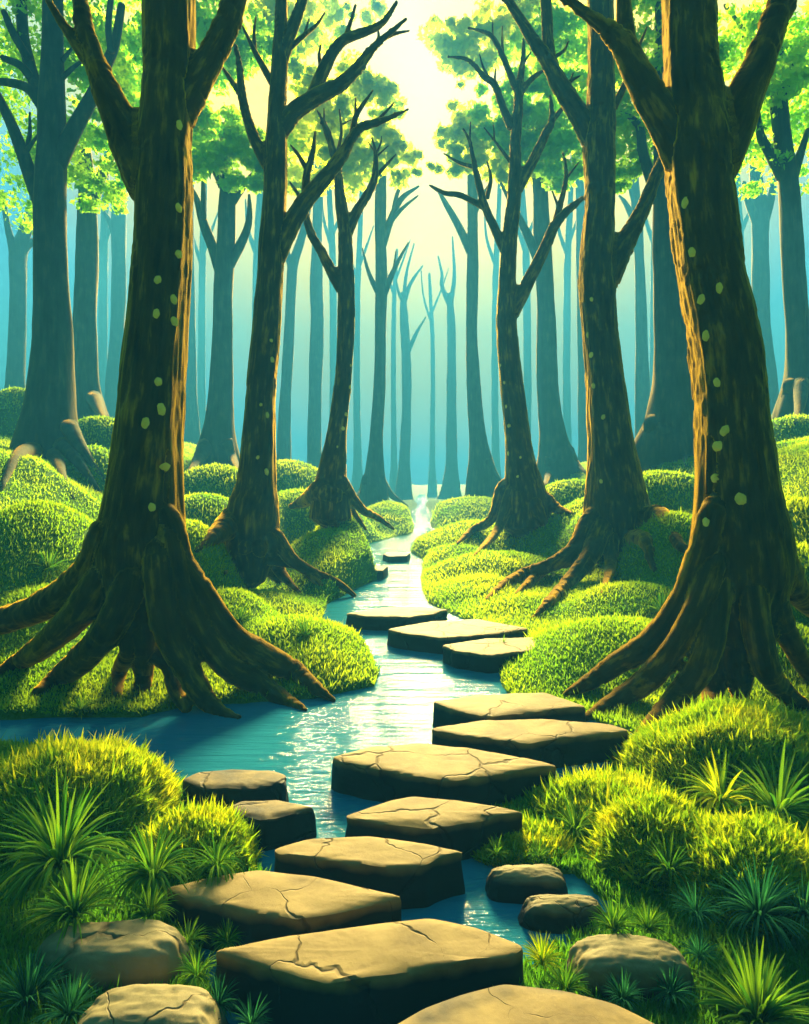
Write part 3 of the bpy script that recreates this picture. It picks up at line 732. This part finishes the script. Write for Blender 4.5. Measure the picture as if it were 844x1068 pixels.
far_tree('palest thin tree by the vanishing stream with a side twig halfway up', 54,
    [(421, 305, 3), (421, 320, 4), (422, 340, 4.5), (424, 380, 5), (424, 430, 5), (422, 480, 6), (421, 518, 9)],
    [[(421, 318, 2.8), (428, 296, 2), (441, 277, .8)], [(421, 316, 2.6), (424, 285, 1.6), (432, 254, .7)], [(421, 316, 2.4), (416, 305, 1.6), (413, 291, .8)], [(425, 368, 2.8), (435, 346, 1.8), (444, 331, .7)]])
far_tree('palest thin tree by the vanishing stream forked in a narrow V', 56,
    [(469, 306, 3), (470, 325, 4), (471, 350, 4.4), (471, 400, 5), (471, 450, 5.6), (471, 490, 7), (470, 520, 12)],
    [[(469, 318, 3), (461, 298, 2.2), (461, 285, 1.6), (457, 267, .8)], [(470, 316, 3), (474, 288, 2), (472, 247, .8)]])
far_tree('hazy curved tree leaning on the far bank across the water from its slender twin', 28,
    [(493, 130, 4), (493, 180, 5), (493, 230, 5.6), (493, 290, 6), (492, 340, 6), (493, 380, 6.6), (496, 430, 8), (500, 470, 11), (503, 500, 16)],
    [[(491, 262, 5), (478, 235, 4), (466, 214, 3), (457, 198, 1.4)], [(496, 220, 3), (506, 200, 2), (512, 190, 1)]], [[(508, 480, 6), (516, 494, 3.4), (524, 503, 1.4)]],
    crown=[(510, 40, 24.0, 62, 34), (475, 50, 24.5, 36, 30), (545, 25, 25.0, 50, 30), (490, 78, 24.0, 24, 14), (485, 135, 24.5, 44, 26), (515, 145, 25.0, 60, 38), (480, 165, 24.0, 34, 20), (560, 165, 24.5, 45, 34)], leaf=M_LEAFY, nl=11500)
far_tree('stout hazy tree between the many-twigged slim tree and the tree with flared roots', 25,
    [(560, 130, 6), (563, 180, 8), (565, 240, 8.5), (568, 290, 9), (570, 340, 10), (571, 400, 11), (576, 450, 14), (580, 475, 18), (582, 502, 23)],
    [[(561, 268, 6), (547, 238, 4.2), (535, 215, 3), (521, 188, 1.2)]], [[(592, 470, 7), (601, 484, 4), (612, 494, 1.6)], [(575, 478, 7), (572, 496, 4), (568, 508, 2)]],
    crown=[(590, 60, 21.5, 70, 52), (580, 150, 22.0, 62, 46), (530, 120, 22.5, 45, 34), (560, 80, 21.5, 30, 15)], leaf=M_LEAFG, nl=8500)
far_tree('faint narrow tree showing only a strip beside the flared-root tree', 38,
    [(600, 120, 3), (605, 200, 4.4), (606, 250, 5), (607, 300, 5.4), (609, 400, 6), (610, 490, 7)], ())
far_tree('broad blue-green tree on the slope between the flared-root tree and the leaning trunk', 14.5,
    [(690, -40, 5.6), (690, 50, 6.4), (691, 100, 7), (691, 160, 9), (693, 210, 11), (694, 260, 12), (697, 300, 14), (700, 350, 17), (701, 400, 20), (699, 440, 25), (697, 465, 30), (696, 486, 34)],
    [[(689, 212, 7), (676, 177, 5.6), (670, 155, 5), (668, 136, 4.4), (660, 124, 3), (647, 117, 1.2)]],
    [[(682, 440, 10), (674, 466, 6), (664, 484, 2)], [(694, 445, 9), (689, 470, 6), (684, 488, 2)], [(706, 450, 9), (712, 472, 5), (716, 486, 2)]],
    crown=[(660, 55, 14.6, 60, 60), (665, 145, 15.1, 55, 50), (720, 100, 15.6, 50, 90), (640, 160, 14.6, 40, 34)], leaf=M_LEAFG, nl=9500)
far_tree('pale bent tree behind the arm of the flared-root tree', 34,
    [(668, 120, 3.4), (662, 180, 4.4), (664, 220, 5), (666, 250, 5), (668, 300, 5.2), (669, 340, 6), (670, 400, 7), (671, 465, 8.5)],
    [[(664, 235, 4), (653, 213, 2.6), (646, 204, 1)], [(664, 222, 3), (658, 200, 2), (654, 186, .9)]])
far_tree('pale forked tree seen past the shaded side of the leaning trunk', 32,
    [(785, 120, 4), (788, 180, 5.5), (793, 222, 8), (793, 260, 8), (794, 320, 8), (797, 370, 9), (801, 430, 12)],
    [[(796, 235, 5), (804, 208, 4), (808, 180, 2.4)], [(790, 232, 5), (780, 208, 3.4), (776, 190, 2)]])
far_tree('blue-green tree with sweeping limbs on the rise beyond the leaning trunk', 15.5,
    [(803, -20, 4), (806, 20, 5.4), (810, 60, 7), (812, 100, 7.6), (817, 150, 9), (823, 200, 9.6), (826, 250, 10), (829, 300, 10.6), (833, 350, 12), (836, 390, 16), (836, 428, 23)],
    [[(816, 185, 5.8), (801, 156, 4.6), (793, 139, 4), (790, 112, 2)], [(823, 198, 6), (833, 166, 4.4), (843, 135, 2.6)], [(815, 108, 5), (825, 72, 3.8), (840, 38, 2.4)], [(809, 68, 5), (784, 45, 3.8), (770, 25, 3), (756, 5, 1.6)]],
    [[(826, 400, 8), (816, 424, 4.6), (806, 436, 1.6)], [(836, 400, 8), (834, 425, 5), (830, 442, 2)]],
    crown=[(780, 60, 15.4, 60, 65), (775, 150, 15.9, 55, 55), (840, 130, 16.4, 60, 80), (850, 40, 15.4, 60, 60)], leaf=M_LEAFG, nl=9500)
for lab, Y, px, yt, r, lean, fk in [
    ('very faint trunk between the snapped stub tree and the crooked-bough tree', 46, 268, 150, 4.2, 3, 260), ('very faint trunk in the gap past the pale straight tree', 52, 347, 170, 3.6, -3, 250),
    ('very faint trunk just before the slender hazy tree at the bend', 50, 373, 180, 3.2, 3, 285), ('very faint trunk between the slender tree and the palest side-twig tree', 54, 411, 260, 2.4, 2, 300),
    ('very faint trunk at the centre of the glow', 56, 451, 285, 2.2, -2, 330), ('very faint trunk between the curved tree and the many-twigged slim tree', 52, 517, 180, 3.2, 3, 270),
    ('very faint trunk close behind the many-twigged slim tree', 48, 549, 150, 3.8, -4, 255), ('very faint trunk between the stout tree and the flared-root tree', 50, 592, 160, 3.6, 3, 260),
    ('very faint trunk between the pale bent tree and the slope tree', 46, 683, 140, 4.0, 2, 250), ('very faint trunk just past the shaded side of the leaning trunk', 44, 772, 150, 4.4, -3, 250),
    ('very faint trunk beside the faint half-hidden tree', 44, 108, 150, 4.2, 2, 260), ('very faint trunk behind the stub tree, toward the largest trunk', 50, 211, 160, 3.6, 2, 270)]:
    far_tree(lab, Y + 16, [(px + lean * 1.6, yt, r * .55), (px + lean, (yt + fk) / 2, r * .8), (px, fk + 20, r), (px - lean * .3, 400, r * 1.1), (px, 470, r * 1.3), (px, 503, r * 2.0)],
             [[(px + lean * .2, fk + 8, r * .7), (px - 9, fk - 20, r * .45), (px - 12, fk - 52, r * .2)], [(px + lean * .2, fk - 4, r * .6), (px + 10, fk - 30, r * .4), (px + 17, fk - 50, r * .18)]])

# ------------------------------------------------------------------ stones
def slab(label, poly, ztop=.16, zbot=-.22, rough=.012, group='flat stepping stones crossing the stream', dome=0.0, name='stepping_stone'):
    """flat slab: outline on its top plane, worn bevelled rim, rough flanks"""
    pts = []
    for (px, py) in poly:
        Y = (CAMH - ztop) * F / (py - HY)
        pts.append(((px - CX) * Y / F, Y))
    pts = np.array(pts); c = pts.mean(0)
    # resample the closed outline, corners softened
    out = []
    n = len(pts)
    per = np.linalg.norm(np.roll(pts, -1, 0) - pts, axis=1)
    step = per.sum() / 150
    for i in range(n):
        a, b = pts[i], pts[(i + 1) % n]
        k = max(1, int(round(per[i] / step)))
        for j in range(k): out.append(a + (b - a) * j / k)
    o = np.array(out)
    for _ in range(4): o = .5 * o + .25 * (np.roll(o, 1, 0) + np.roll(o, -1, 0))
    m = len(o)
    z0 = np.zeros(m)
    seed = RS.rand() * 50
    d = o - c; L = np.linalg.norm(d, axis=1, keepdims=True)
    size = L.mean()
    bev = .02 + .01 * size
    rings = []   # (inset metres, z)
    for ins, z, nz in ((.0, zbot, 2.0), (-.012, zbot * .5, 2.6), (-.004, ztop * .1, 2.6), (.004, ztop - bev * 1.9, 2.2), (.004, ztop - bev * .95, 1.3), (bev * .35, ztop - bev * .35, .9), (bev * 1.0, ztop - .003, .5)):
        nn = vnoise(np.concatenate([o * 9 + seed, np.full((m, 1), z * 14 + seed)], 1)) + .5 * vnoise(np.concatenate([o * 26 + seed, np.full((m, 1), z * 30)], 1))
        rr = 1 - (ins + rough * nz * nn[:, None] * .55) / L
        q = c + d * rr
        zz = np.full(m, z) + (rough * .35 * nn if z > 0 else 0)
        rings.append(np.column_stack([q, zz]))
    for s in (.86, .66, .44, .22):
        q = c + (rings[6][:, :2] - c) * s
        rings.append(np.column_stack([q, rings[6][:, 2] * s ** 4 + (ztop + .001) * (1 - s ** 4)]))
    V = np.concatenate(rings + [np.array([[c[0], c[1], ztop]])])
    top = V[7 * m:]
    und = .006 * vnoise(np.column_stack([top[:, :2] * 4 + seed, np.zeros(len(top))])) + .003 * vnoise(np.column_stack([top[:, :2] * 12 + seed, np.zeros(len(top))]))
    V[7 * m:, 2] += und
    if dome:
        rr = np.linalg.norm(V[:, :2] - c, axis=1) / L.max()
        V[:, 2] += np.where(V[:, 2] > 0, dome * (1 - rr ** 2), 0)
    Fc = []
    R = len(rings)
    for k in range(R - 1):
        for j in range(m):
            a = k * m + j; b = k * m + (j + 1) % m
            Fc.append((a, b, b + m, a + m))
    for j in range(m): Fc.append(((R - 1) * m + j, (R - 1) * m + (j + 1) % m, R * m))
    # orientation
    area = .5 * np.sum(o[:, 0] * np.roll(o[:, 1], -1) - np.roll(o[:, 0], -1) * o[:, 1])
    if area < 0: Fc = [tuple(reversed(f)) for f in Fc]
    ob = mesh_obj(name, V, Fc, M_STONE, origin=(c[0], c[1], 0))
    try:
        ob.data.set_sharp_from_angle(angle=math.radians(48))
    except Exception: pass
    return tag(ob, label, 'stone', group)

slab('nearest stepping stone, its top cut off by the bottom edge of the view', [(395, 1075), (440, 1048), (480, 1033), (525, 1021), (590, 1029), (645, 1044), (700, 1072), (690, 1110), (600, 1150), (470, 1140), (400, 1110)], .15)
slab('wide cracked slab just behind the nearest stepping stone', [(217, 991), (300, 973), (395, 959), (450, 954), (500, 965), (551, 985), (535, 996), (450, 1008), (400, 1016), (335, 1027), (318, 1021), (265, 1004)], .17)
slab('long slab touching grass clumps, veined by curved cracks', [(171, 923), (225, 911), (268, 904), (330, 911), (424, 934), (385, 944), (335, 955), (312, 960), (300, 957), (250, 948), (190, 933)], .165)
slab('blunt-ended slab pressed against the small bush of the near bank', [(283, 884), (318, 873), (385, 869), (430, 875), (488, 888), (460, 893), (446, 901), (400, 904), (340, 896), (290, 890)], .165)
slab('diamond-shaped slab in front of the low round bush', [(357, 850), (405, 833), (430, 828), (480, 833), (549, 846), (500, 855), (450, 864), (400, 858), (364, 854)], .16)
slab('largest mid-stream slab, standing high in open water', [(344, 788), (388, 777), (440, 773), (500, 780), (584, 797), (530, 805), (478, 814), (420, 806), (352, 794)], .165)
slab('broad flat slab reaching to the roots of the leaning trunk', [(448, 758), (500, 750), (560, 748), (640, 754), (661, 762), (600, 768), (545, 775), (490, 768), (455, 761)], .165)
slab('thin wedge slab tucked under the lit grass mound', [(449, 731), (500, 723), (570, 721), (613, 736), (560, 742), (505, 747), (470, 739)], .165)
slab('slab half covered by the grass of the bank, next to a wider slab', [(460, 672), (505, 665), (560, 664), (590, 671), (550, 678), (510, 683), (475, 678)], .16)
slab('wide slab in the middle distance with a split front edge', [(402, 656), (450, 647), (500, 645), (553, 655), (520, 660), (462, 665), (420, 660)], .16)
slab('long thin slab farthest out in the wide water', [(360, 639), (398, 633), (440, 632), (468, 635), (450, 640), (425, 643), (380, 642)], .16)
slab('small dark slab against the tip of the lit bank', [(362, 592), (375, 589.5), (405, 590), (400, 594.5), (370, 595)], .16)
slab('smallest, farthest stepping stone at the narrow bend', [(399, 577.5), (410, 575.5), (428, 576), (425, 579.5), (405, 580)], .13)
g2 = 'low stones beside the near bank'
slab('oval stone in dark water behind the front bush', [(188, 812), (205, 804), (242, 800), (285, 802), (300, 807), (296, 815), (262, 821), (225, 822), (200, 818)], .14, group=g2)
slab('blocky stone beside the small bush below the oval stone', [(234, 841), (250, 834), (290, 832), (329, 841), (305, 848), (277, 855), (250, 850)], .14, group=g2)

def boulder(label, px, py_top, py_bot, hw, Y, flat=.6, seed=1):
    """rounded boulder with a flat worn top"""
    zt = Y                                   # the height of its worn top
    Yb = (CAMH - zt) * F / (py_top - HY)     # the far rim of that top
    rx = hw * Yb / F; ry = rx * flat; Y = Yb - .72 * ry
    c = P(px, py_bot, Y)
    g = -.12
    K = 26; V = []; Fc = []; key = {}
    def vid(p):
        k = tuple(np.round(p, 6))
        if k not in key: key[k] = len(V); V.append(p)
        return key[k]
    for ax in range(3):
        for sg in (-1, 1):
            for i in range(K):
                for j in range(K):
                    qd = []
                    for (a_, b_) in ((i, j), (i + 1, j), (i + 1, j + 1), (i, j + 1)):
                        p = [0, 0, 0]; p[ax] = sg; p[(ax + 1) % 3] = -1 + 2 * a_ / K; p[(ax + 2) % 3] = -1 + 2 * b_ / K
                        qd.append(vid(p))
                    Fc.append(tuple(qd if sg > 0 else qd[::-1]))
    V = np.array(V, float)
    pw = np.array([3.0, 3.0, 3.6])
    V = V / ((np.abs(V) ** 2.9).sum(1, keepdims=True) ** (1 / 2.9))
    V[:, 2] = np.tanh(1.5 * V[:, 2]) / math.tanh(1.5)
    V[:, :2] *= (1 - .14 * np.clip(V[:, 2:3], -1, 1))
    V = np.array(V)
    n = .08 * vnoise(V * 1.4 + seed * 5) + .025 * vnoise(V * 4.5 + seed * 9) + .02 * vnoise(V * 11 + seed)
    V = V * (1 + n[:, None])
    zc = (zt + g) / 2; hz = (zt - g) / 2
    V = V * np.array([rx, ry, hz / 1.02]) + np.array([c[0], Y, zc])
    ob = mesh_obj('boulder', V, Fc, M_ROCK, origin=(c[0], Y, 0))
    return tag(ob, label, 'boulder', 'rounded boulders on the near banks')
boulder('rounded boulder standing in the water below the low round bush', 549, 899, 936, 44, .095, .36, 2)
boulder('tilted boulder at the edge of the inlet, next to short grass', 587, 929, 966, 46, .09, .34, 7)
boulder('big rounded boulder among grass in front of the dome-shaped bush', 656, 970, 1026, 66, .15, .4, 4)
boulder('big cracked boulder below the tall front tuft', 119, 953, 1012, 78, .17, .42, 11)
boulder('boulder at the very bottom of the view, below another boulder', 155, 1018, 1085, 80, .165, .45, 13)

# ------------------------------------------------------------------ bushes and tufts
def bush(label, px, pt, hw, Y, base_px=None, depth=.8, n=9000, mat=None, blade=.05, seed=0, group='domed grassy bushes on the near banks'):
    n = int(n * 1.7)
    zt = CAMH - (pt - HY) * Y / F
    x = (px - CX) * Y / F; R = hw * Y / F
    g = float(H(np.array([x]), np.array([Y]))[0]); g = max(g, 0) - .05
    hgt = zt - g - blade * .9
    ax = np.array([R, R * depth, hgt])
    d = RS.normal(size=(n, 3)); d[:, 2] = np.abs(d[:, 2]) * 1.1; d /= np.linalg.norm(d, axis=1, keepdims=True)
    lum = 1 + .07 * vnoise(d * 2.3 + seed * 3) + .04 * vnoise(d * 6 + seed)
    p = d * lum[:, None] * ax
    nr = d / ax; nr /= np.linalg.norm(nr, axis=1, keepdims=True)
    dirs = nr * .9 + np.array([0, 0, .55]) + RS.normal(size=(n, 3)) * .25
    long_ = RS.rand(n) < .035
    n = len(d); ln = blade * .68 * (.55 + .7 * RS.rand(n)) * np.where(long_, 2.2, 1)
    wd = np.where(long_, .0105, .0058) * (1 + .12 * Y)
    v, f, m = blades(p - nr * .012, dirs, ln, wd, RS.rand(n) * .6)
    hue = np.clip(.45 + .35 * vnoise(d * 3 + seed) + .5 * (RS.rand(n) - .5), 0, 1)
    # inner body
    nu, nv = 40, 16
    B = []
    for i in range(nv + 1):
        th = math.pi / 2 * i / nv
        for j in range(nu):
            ph = 2 * math.pi * j / nu
            B.append((math.sin(th) * math.cos(ph), math.sin(th) * math.sin(ph), math.cos(th)))
    B = np.array(B)
    lb = 1 + .07 * vnoise(B * 2.3 + seed * 3) + .04 * vnoise(B * 6 + seed)
    Bv = B * lb[:, None] * ax * .97
    tri = []
    for i in range(nv):
        for j in range(nu):
            a, b, c, e = i * nu + j, i * nu + (j + 1) % nu, (i + 1) * nu + (j + 1) % nu, (i + 1) * nu + j
            tri += [(a, c, b), (a, e, c)]
    V = np.concatenate([v, Bv]); Fa = np.concatenate([f, np.array(tri) + len(v)])
    o = mesh_obj('grass_bush', V + np.array([x, Y, g]), Fa, mat or M_BUSH, origin=(x, Y, g))
    set_rnd(o, np.concatenate([np.repeat(hue, m), np.full(len(Bv), .3)]))
    o.data.materials.append(M_CORE)
    mi = np.zeros(len(Fa), np.int32); mi[len(f):] = 1; o.data.polygons.foreach_set('material_index', mi)
    return tag(o, label, 'bush', group)

bush('broad yellow-green bush on the near bank, topped with tall spiky blades', 66, 772, 110, 2.72, n=17000, depth=.75, blade=.055, seed=1)
bush('smaller yellow-green bush beside the blocky stone, its rim meeting the blunt slab', 205, 842, 62, 2.5, n=9000, depth=.8, blade=.045, seed=2)
bush('tallest round bush, in front of the leaning trunk and behind all its neighbours', 775, 732, 122, 3.2, n=17000, depth=.7, blade=.06, seed=3)
bush('sloping bright bush next to the water inlet behind the diamond-shaped slab', 640, 808, 86, 2.9, n=13000, depth=.6, blade=.05, seed=4)
bush('dome-shaped bush behind the big rounded boulder', 686, 826, 72, 2.5, n=14000, depth=.85, blade=.045, seed=5)
bush('shaded green bush with blue-green tufts growing at its foot', 785, 852, 92, 2.3, n=14000, depth=.8, blade=.045, seed=6)
bush('low round bush between the diamond-shaped slab and the boulder in the water', 545, 858, 62, 2.62, n=8000, depth=.6, blade=.04, seed=7)
bush('little low bush peeping from behind the end of the diamond-shaped slab', 535, 833, 32, 2.95, n=4000, depth=.6, blade=.04, seed=8)

def tuft(label, px, py, r_px, Y, n=34, mat=None, spread=1.45, wid=.019, curve=1.3, group='tufts of arching grass', seed=0, up=1.0, lift=0.0):
    """fan of long arching blades out of one root"""
    x = (px - CX) * Y / F
    g = CAMH - (py - HY) * Y / F + lift
    L0 = r_px * Y / F * .9
    V, Fc, rn = [], [], []
    S = 7
    for k in range(int(n * 3)):
        a = RS.uniform(-math.pi, math.pi); tilt = spread * (RS.rand() ** .6)
        L = L0 * RS.uniform(.7, 1.05) * (1.0 - .12 * tilt)
        d0 = np.array([math.cos(a) * math.sin(tilt * .55), math.sin(a) * math.sin(tilt * .55), math.cos(tilt * .55)])
        d1 = np.array([math.cos(a) * math.sin(tilt * (1 + curve)), math.sin(a) * math.sin(tilt * (1 + curve)), math.cos(tilt * (1 + curve))])
        side = np.array([-math.sin(a), math.cos(a), 0.0]); tw = RS.uniform(-.9, .9)
        side = side * math.cos(tw) + np.cross(d0, side) * math.sin(tw)
        p = np.array([math.cos(a), math.sin(a), 0]) * L0 * .06 * RS.rand()
        b0 = len(V); w0 = wid * L0 * RS.uniform(.8, 1.3)
        for s in range(S + 1):
            t = s / S
            dd = d0 * (1 - t) + d1 * t; dd /= np.linalg.norm(dd)
            if s: p = p + dd * L / S
            w = w0 * (.55 + 1.1 * t) * (1 - t ** 2.2) if s < S else 0
            nn = np.cross(side, dd)
            if s < S: V += [p - side * w + nn * w * .45, p, p + side * w + nn * w * .45]
            else: V += [p]
        for s in range(S - 1):
            q = b0 + 3 * s
            Fc += [(q, q + 1, q + 4, q + 3), (q + 1, q + 2, q + 5, q + 4)]
        q = b0 + 3 * (S - 1)
        Fc += [(q, q + 1, q + 3), (q + 1, q + 2, q + 3)]
        rn += [RS.rand()] * (3 * S + 1)
    o = mesh_obj('grass_tuft', np.array(V) + np.array([x, Y, g]), Fc, mat or M_TUFT, origin=(x, Y, g))
    set_rnd(o, rn)
    return tag(o, label, 'grass tuft', group)

for a in [
    ('tall dark arching tuft in front of the broad yellow-green bush', 62, 905, 112, 2.18, 60, M_TUFT),
    ('arching tuft between the broad bush and the smaller bush', 160, 915, 78, 2.16, 44, M_TUFT),
    ('short tuft at the foot of the smaller bush, above the long slab', 226, 905, 56, 2.22, 36, M_TUFT),
    ('spiky upright tuft rising behind the big cracked boulder', 78, 960, 76, 2.0, 60, M_TUFT, .95),
    ('small tuft squeezed between the big cracked boulder and the long slab', 156, 955, 44, 2.02, 40, M_TUFT),
    ('grass tuft at the corner of the long slab beside the big cracked boulder', 196, 985, 36, 1.95, 40, M_TUFT),
    ('low tuft below the long slab, touching the wide cracked slab', 237, 985, 30, 1.97, 40, M_TUFT),
    ('bright tuft between the two cracked boulders and the wide slab', 205, 1020, 40, 1.82, 44, M_TUFT),
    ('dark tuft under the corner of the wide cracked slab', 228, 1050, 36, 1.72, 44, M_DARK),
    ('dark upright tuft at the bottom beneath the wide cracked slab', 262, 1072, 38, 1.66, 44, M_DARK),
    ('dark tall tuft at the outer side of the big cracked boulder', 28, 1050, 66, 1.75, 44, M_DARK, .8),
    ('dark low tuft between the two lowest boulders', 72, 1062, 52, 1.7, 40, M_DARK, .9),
    ('bright leafy tuft on the flank of the tallest round bush', 752, 838, 66, 2.72, 30, M_BUSH, 1.45, .03),
    ('large dark tuft leaning out of the tallest round bush', 812, 852, 92, 2.6, 44, M_TUFT),
    ('pair-leafed tuft growing from the sloping bright bush near the low bush', 600, 868, 46, 2.66, 32, M_TUFT, 1.3),
    ('tuft on the sloping bright bush just above the dome-shaped bush', 632, 860, 52, 2.72, 32, M_BUSH, 1.3),
    ('arching tuft growing on the face of the dome-shaped bush', 698, 912, 50, 2.24, 40, M_TUFT, 1.35),
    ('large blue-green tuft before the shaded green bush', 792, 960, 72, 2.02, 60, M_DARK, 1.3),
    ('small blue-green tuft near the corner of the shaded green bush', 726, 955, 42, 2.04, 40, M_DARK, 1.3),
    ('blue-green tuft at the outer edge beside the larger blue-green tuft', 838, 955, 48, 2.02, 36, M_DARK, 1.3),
    ('big spiky green tuft in the bottom corner past the big rounded boulder', 790, 1072, 96, 1.74, 90, M_TUFT, 1.25, .024),
    ('little tuft on the low round bush, nearer the slab', 518, 893, 26, 2.46, 26, M_TUFT, 1.3),
    ('little tuft on the low round bush, nearer the boulder in the water', 562, 895, 28, 2.45, 28, M_TUFT, 1.3),
    ('row of upright grass behind the big rounded boulder', 640, 972, 40, 1.98, 50, M_TUFT, 1.0),
    ('upright grass on the shoulder of the big rounded boulder', 676, 972, 38, 1.99, 50, M_TUFT, 1.0),
    ('bright tuft between the wide cracked slab and the tilted boulder', 566, 1006, 36, 1.86, 44, M_BUSH, .9),
    ('tuft beside the nearest stepping stone under the big rounded boulder', 590, 1035, 40, 1.78, 46, M_TUFT, 1.0),
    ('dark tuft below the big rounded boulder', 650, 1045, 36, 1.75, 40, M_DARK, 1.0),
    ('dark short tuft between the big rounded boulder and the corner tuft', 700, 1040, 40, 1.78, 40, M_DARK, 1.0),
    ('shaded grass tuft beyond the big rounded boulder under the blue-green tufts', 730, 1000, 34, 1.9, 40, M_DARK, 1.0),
]:
    lab, px, py, r, Y, n, mt = a[:7]
    tuft(lab, px, py, r, Y, n, mt, *(a[7:]))
for lab, px, py, r in [
    ('fan tuft on the lit mound beside the far roots of the largest trunk', 50, 596, 34), ('fan tuft on the mound behind the roots of the largest trunk', 250, 650, 28),
    ('small fan tuft on the lit point of land below the stone bend', 318, 664, 26), ('fan tuft on the lit mound above the thin wedge slab', 522, 686, 30),
    ('fan tuft on the mound between the flared roots and the leaning trunk', 690, 640, 34), ('small fan tuft in front of the largest trunk at the water', 85, 742, 26),
    ('dark fan tuft under the roots of the leaning trunk', 728, 745, 30)]:
    Y = ray_ground(px, py) or 5
    tuft(lab, px, py, r, Y, 30, M_TUFT, 1.3, .024, 1.2, 'fan tufts on the grassy mounds')

# ------------------------------------------------------------------ haze, sky, sun, camera
def haze():
    x0, x1, y0, y1, z0, z1 = -60, 60, -8, 78, -1.6, 22
    V = [(x, y, z) for x in (x0, x1) for y in (y0, y1) for z in (z0, z1)]
    Fc = [(0, 1, 3, 2), (4, 6, 7, 5), (0, 4, 5, 1), (2, 3, 7, 6), (0, 2, 6, 4), (1, 5, 7, 3)]
    m, nt, out = new_mat('haze')
    v = N(nt, 'ShaderNodeVolumePrincipled')
    v.inputs['Color'].default_value = (.017, .122, .268, 1); v.inputs['Density'].default_value = HAZE_D; v.inputs['Anisotropy'].default_value = .1
    nt.links.new(v.outputs[0], out.inputs['Volume'])
    o = mesh_obj('haze', V, Fc, m, smooth=False)
    tag(o, 'pale blue-green morning mist between the trees', 'haze', kind='stuff')
HAZE_D = .028
haze()

SUN_EL, SUN_AZ = math.radians(27), math.radians(1.0)     # low, straight down the stream
w = bpy.data.worlds.new('World'); scene.world = w; w.use_nodes = True
nt = w.node_tree; nt.nodes.clear(); L = nt.links.new
out = nt.nodes.new('ShaderNodeOutputWorld')
sky = N(nt, 'ShaderNodeTexSky', sky_type='NISHITA'); sky.sun_disc = False; sky.sun_elevation = SUN_EL; sky.sun_rotation = SUN_AZ
bg1 = N(nt, 'ShaderNodeBackground'); bg1.inputs['Strength'].default_value = .05
tint = N(nt, 'ShaderNodeMix', data_type='RGBA', blend_type='MULTIPLY'); tint.inputs['Factor'].default_value = 1; L(sky.outputs[0], tint.inputs[6]); tint.inputs[7].default_value = (.002, .006, .009, 1)
L(tint.outputs[2], bg1.inputs[0])
tc = nt.nodes.new('ShaderNodeTexCoord'); nrmz = N(nt, 'ShaderNodeVectorMath', operation='NORMALIZE'); L(tc.outputs['Generated'], nrmz.inputs[0])
sp = N(nt, 'ShaderNodeSeparateXYZ'); L(nrmz.outputs[0], sp.inputs[0])
# misty sky: cool near the horizon, opening to a warm cream glow round the sun, deep blue behind the viewer
GAZ = math.radians(2.5)
sd = (math.sin(GAZ) * math.cos(math.radians(36)), math.cos(GAZ) * math.cos(math.radians(36)), math.sin(math.radians(36)))
dt = N(nt, 'ShaderNodeVectorMath', operation='DOT_PRODUCT'); L(nrmz.outputs[0], dt.inputs[0]); dt.inputs[1].default_value = sd
glow = ramp(nt, dt.outputs['Value'], [(0, (.008, .035, .06)), (.35, (.012, .06, .09)), (.60, (.03, .20, .32)), (.75, (.05, .30, .50)), (.83, (.10, .42, .60)), (.89, (.68, .62, .24)), (.94, (1.3, .92, .10)), (.97, (1.6, 1.0, .10)), (.985, (1.45, 1.0, .20)), (1, (1.15, .95, .42))])
bg2 = N(nt, 'ShaderNodeBackground'); bg2.inputs['Strength'].default_value = .082
L(glow, bg2.inputs[0])
ads = nt.nodes.new('ShaderNodeAddShader'); L(bg1.outputs[0], ads.inputs[0]); L(bg2.outputs[0], ads.inputs[1])
L(ads.outputs[0], out.inputs[0])

sun = bpy.data.lights.new('sun', 'SUN'); sun.energy = 5; sun.angle = math.radians(22); sun.color = (1, .79, .32)
so = bpy.data.objects.new('sun', sun); link(so)
to_sun = Vector((math.sin(SUN_AZ) * math.cos(SUN_EL), math.cos(SUN_AZ) * math.cos(SUN_EL), math.sin(SUN_EL)))
so.rotation_euler = to_sun.to_track_quat('Z', 'Y').to_euler()
so.location = to_sun * 60

cam = bpy.data.cameras.new('camera'); co_ = bpy.data.objects.new('camera', cam); link(co_)
cam.sensor_fit = 'HORIZONTAL'; cam.sensor_width = 36; cam.lens = 36 * F / 844
cam.shift_y = (HY - 534) / 844; cam.clip_start = .05; cam.clip_end = 3000
co_.location = (0, 0, CAMH); co_.rotation_euler = (math.pi / 2, 0, 0)
scene.camera = co_

scene.view_settings.view_transform = 'Standard'; scene.view_settings.look = 'None'
scene.view_settings.exposure = 5.1; scene.view_settings.gamma = 1.0; scene.view_settings.use_curve_mapping = False
cy = scene.cycles
cy.use_denoising = True
cy.max_bounces = 10; cy.diffuse_bounces = 7; cy.glossy_bounces = 3; cy.transmission_bounces = 4; cy.volume_bounces = 1; cy.transparent_max_bounces = 8
